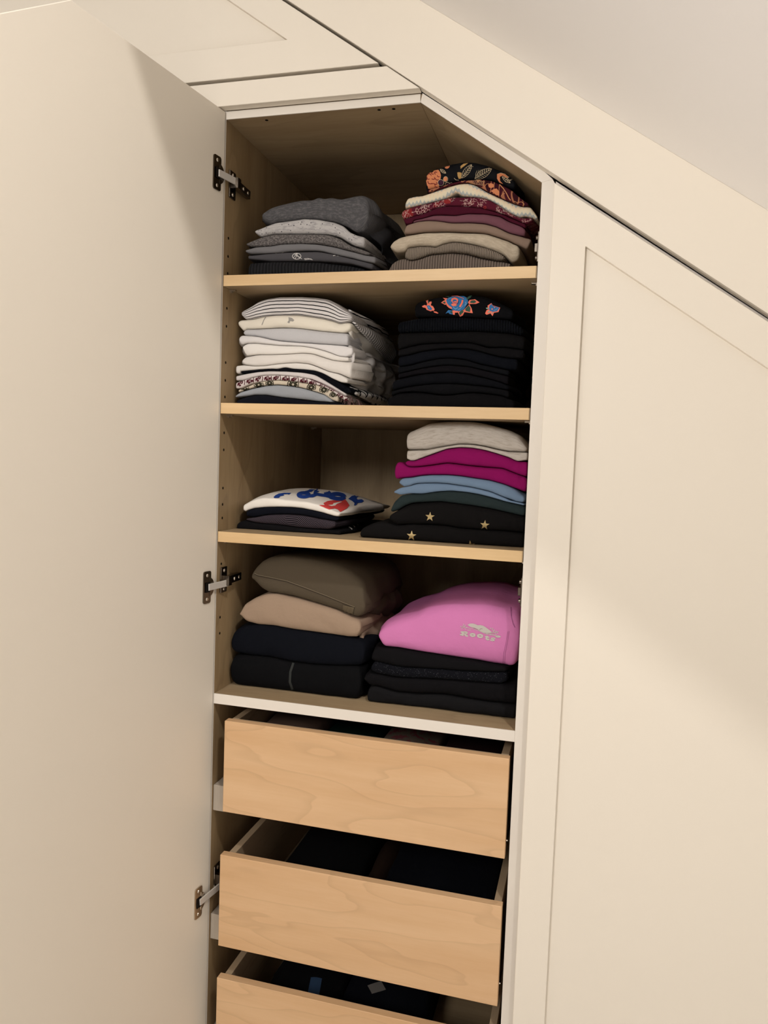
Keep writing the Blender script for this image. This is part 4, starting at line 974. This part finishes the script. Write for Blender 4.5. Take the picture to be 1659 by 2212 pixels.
for k_ in range(9): P.stroke([(1152+k_*9, 474+k_*2), (1146+k_*9, 528+k_*2.4)], 2)
P.stroke([(1146, 465), (1236, 486), (1222, 556), (1140, 532)], 3, closed=True).done('seam', flat('khaki_darker', (.05, .038, .025)))
P = Print('G1', ZG, .0008); P.stroke([(752, 930), (728, 1000), (724, 1080), (745, 1140)], 18).done('side_band', flat('side_band_grey', (.030, .032, .030)), 'dark grey-green side band')
drape('G4', .262, .10, .17, 1.246, .03, .060, khk, lean=.006, bulge=.016, fold=.012, name='sleeve', thick=.004)
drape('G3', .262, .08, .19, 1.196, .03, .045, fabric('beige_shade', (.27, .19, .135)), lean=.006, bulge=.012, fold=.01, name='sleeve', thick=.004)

# ==== fourth shelf, right pile
ZH = (760, 1260, 4.1475)
pink = fabric('pink_fleece', (.60, .195, .42), bump=.5)
stack([
 T_('H1', 'folded_jumper', 'lowest black garment with a puckered left end under the pink sweatshirt', 'top', fabric('soft_black', (0.0086, 0.0083, 0.0090)),
    [(138, 982), (160, 940), (220, 932), (300, 955), (400, 983), (500, 993), (700, 1003), (850, 1013), (1000, 1038), (1200, 1068), (1466, 1104)], depth=.30, wob=.005),
 T_('H2', 'folded_trousers', 'thick black garment, second from the bottom under the pink sweatshirt', 'trousers', cBLK2,
    [(103, 845), (150, 808), (220, 817), (300, 835), (400, 849), (550, 853), (700, 862), (900, 874), (1100, 889), (1300, 904), (1468, 920)],
    [(115, 882), (150, 927), (250, 940), (400, 982), (500, 992), (700, 1002), (850, 1012), (1000, 1037), (1200, 1067), (1468, 1102)], depth=.29, wob=.004),
 T_('H3', 'folded_sweater', 'sparkly black knit sweater in the pile under the pink sweatshirt', 'sweater', fabric('sparkle_knit', (0.0050, 0.0054, 0.0076), spots=((.22, .22, .25), 420, .12), rib=None, bump=1.2),
    [(168, 742), (200, 708), (300, 728), (400, 753), (500, 763), (650, 768), (800, 778), (950, 792), (1100, 798), (1250, 803), (1395, 800)],
    [(175, 792), (220, 815), (350, 838), (450, 851), (600, 854), (800, 868), (1000, 880), (1200, 896), (1330, 906), (1395, 885)], depth=.27, wob=.003),
 T_('H4', 'folded_jumper', 'plain black garment directly under the pink sweatshirt', 'top', cBLK2,
    [(173, 642), (210, 578), (270, 587), (400, 590), (500, 610), (650, 635), (800, 660), (950, 685), (1100, 705), (1250, 735), (1392, 755)],
    [(185, 702), (300, 728), (400, 753), (500, 763), (650, 768), (800, 778), (950, 792), (1100, 798), (1250, 803), (1392, 800)], depth=.28, wob=.004),
 T_('H5', 'folded_sweatshirt', 'pink sweatshirt with pale animal emblem and lettering', 'sweatshirt', pink,
    [(238, 400), (300, 338), (400, 292), (500, 266), (560, 250), (650, 203), (750, 173), (880, 150), (1000, 146), (1150, 143), (1250, 153), (1350, 188), (1440, 208), (1495, 240)],
    [(242, 520), (285, 580), (400, 592), (500, 611), (650, 636), (800, 661), (950, 686), (1100, 706), (1250, 736), (1390, 758), (1445, 750), (1495, 690)], depth=.27, noset=.06, nose=.02, ends=.022, wob=.0025),
], ZH, 1.0612, .055)
ZRT = (960, 1320, 9.759); PG = flat('print_pale_grey', (.50, .46, .42))
P = Print('H5', ZRT, .0009)
P.stroke([(345, 440), (460, 440)], 33).stroke([(398, 440), (372, 505)], 44).stroke([(330, 492), (408, 512)], 28).stroke([(400, 440), (460, 438), (486, 456), (455, 478), (395, 480)], 28).stroke([(430, 478), (455, 515), (500, 524)], 36)
P.ring(598, 502, 47, 24, 38, 6).ring(755, 523, 49, 26, 38, 8)
P.stroke([(908, 518), (885, 575), (905, 598), (948, 592)], 39).stroke([(858, 536), (948, 556)], 26)
P.stroke([(1068, 588), (1062, 572), (1020, 565), (988, 573), (1005, 592), (1048, 600), (1050, 618), (1005, 622), (965, 602)], 24)
P.done('lettering', PG, 'pale grey lettering reading Roots')
P = Print('H5', ZRT, .0008)
P.poly([(488, 290), (535, 264), (600, 260), (660, 278), (700, 298), (760, 294), (820, 308), (880, 346), (935, 385), (1005, 447), (965, 462), (890, 462), (830, 452), (760, 420), (700, 385), (620, 355), (545, 330)], 16)
P.stroke([(880, 470), (960, 486), (1060, 510), (1110, 530)], 16).ell(1132, 535, 55, 24, 5, 12)
P.stroke([(360, 345), (430, 350), (520, 362), (620, 375), (720, 412)], 9).stroke([(720, 412), (820, 455), (910, 492)], 10).stroke([(415, 345), (410, 290)], 8).stroke([(960, 480), (1030, 440), (1060, 400)], 9).stroke([(1000, 470), (1080, 450), (1130, 430)], 9)
for x, y, r, a in [(408, 280, 16, 80), (350, 325, 18, 20), (440, 300, 16, -50), (375, 372, 17, 140), (430, 325, 17, 0), (470, 345, 16, 20), (450, 378, 15, 60), (500, 400, 18, 60), (540, 398, 16, -50), (390, 318, 14, 40), (660, 392, 18, 20),
                   (975, 362, 22, 10), (1020, 365, 17, 80), (1015, 395, 20, 40), (1050, 400, 20, -50), (1090, 425, 20, 60), (1128, 438, 18, -10), (1120, 462, 17, 40), (1075, 465, 18, 20), (1040, 440, 14, 0), (1090, 495, 15, 0), (970, 495, 22, 10)]:
    P.ell(x, y, r, 8, a, 9, 10)
P.done('emblem', PG, 'pale grey animal on a leafy branch')
P = Print('H5', ZRT, .0012); P.ring(790, 400, 42, 28, 5, 20, 150, 280).stroke([(620, 350), (700, 385)], 4).done('emblem_line', flat('emblem_line', (.16, .06, .10)))
PKD = flat('pink_seam', (.34, .10, .24))
P = Print('H5', ZH, .0006); P.stroke([(1410, 430), (1395, 520), (1375, 620), (1368, 742)], 3).stroke([(1398, 430), (1383, 520), (1362, 620), (1352, 738)], 3).stroke([(1425, 215), (1430, 300), (1445, 360), (1462, 395)], 9).done('seam', PKD)

# ==== things lying in the drawers
def heap(key, name, label, cat, mat, x0, x1, y0, y1, z0, z1, seed, dome=.0, parent=None):
    xs = xgrid(x0, x1, 40); r = (xs-(x0+x1)/2)/(x1-x0)*2
    zt = np.full(40, z1)-.012*r*r+np.array([.006*nz(x*22, seed*3.3, 1.) for x in xs]); zb = np.full(40, z0)
    o, bv = cloth(xs, zb, zt, y0, y1-y0, mat, name, seed=seed, nose=.02, ends=.02, wob=.004, dome=dome)
    tag(o, label, cat); BV[key] = (o, bv)
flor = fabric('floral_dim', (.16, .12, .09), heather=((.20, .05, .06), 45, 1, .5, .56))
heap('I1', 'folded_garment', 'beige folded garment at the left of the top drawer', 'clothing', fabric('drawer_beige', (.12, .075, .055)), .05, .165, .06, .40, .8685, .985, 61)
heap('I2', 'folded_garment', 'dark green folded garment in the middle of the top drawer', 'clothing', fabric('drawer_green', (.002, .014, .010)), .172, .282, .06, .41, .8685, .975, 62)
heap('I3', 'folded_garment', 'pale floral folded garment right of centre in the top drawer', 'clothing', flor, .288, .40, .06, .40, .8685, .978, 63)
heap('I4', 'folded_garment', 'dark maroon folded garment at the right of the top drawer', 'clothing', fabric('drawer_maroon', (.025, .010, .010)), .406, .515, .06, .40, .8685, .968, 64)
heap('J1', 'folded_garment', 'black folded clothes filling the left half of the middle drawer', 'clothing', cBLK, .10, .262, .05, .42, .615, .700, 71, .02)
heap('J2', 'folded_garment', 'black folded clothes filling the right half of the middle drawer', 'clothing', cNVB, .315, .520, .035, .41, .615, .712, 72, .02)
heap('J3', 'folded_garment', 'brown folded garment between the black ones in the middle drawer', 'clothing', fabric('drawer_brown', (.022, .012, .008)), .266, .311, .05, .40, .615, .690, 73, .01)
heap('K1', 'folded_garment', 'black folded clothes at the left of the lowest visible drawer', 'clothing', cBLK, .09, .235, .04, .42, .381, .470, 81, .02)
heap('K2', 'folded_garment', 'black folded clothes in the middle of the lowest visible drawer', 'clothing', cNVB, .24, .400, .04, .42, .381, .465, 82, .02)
def patch(key, name, mat, x, y, w_, h_, rot):
    o, bv = BV[key]; V = []; n = 5
    for i in range(n+1):
        for j in range(n+1):
            a = (i/n-.5)*w_; b = (j/n-.5)*h_; X = x+a*math.cos(rot)-b*math.sin(rot); Yq = y+a*math.sin(rot)+b*math.cos(rot)
            hgt = bv.ray_cast(Vector((X, Yq, 3)), Vector((0, 0, -1)))[0]
            if hgt is None: return
            V.append((X, Yq, hgt.z+.0012))
    mk(name, V, [(i*(n+1)+j, (i+1)*(n+1)+j, (i+1)*(n+1)+j+1, i*(n+1)+j+1) for i in range(n) for j in range(n)], mat, o)
patch('K2', 'care_label', flat('label_grey', (.16, .15, .14)), .300, .12, .030, .022, .7)
patch('K1', 'care_label', flat('label_pale', (.14, .13, .12)), .205, .18, .045, .014, .6)
patch('K1', 'blue_patch', flat('label_blue', (.03, .06, .12)), .185, .085, .022, .04, .2)
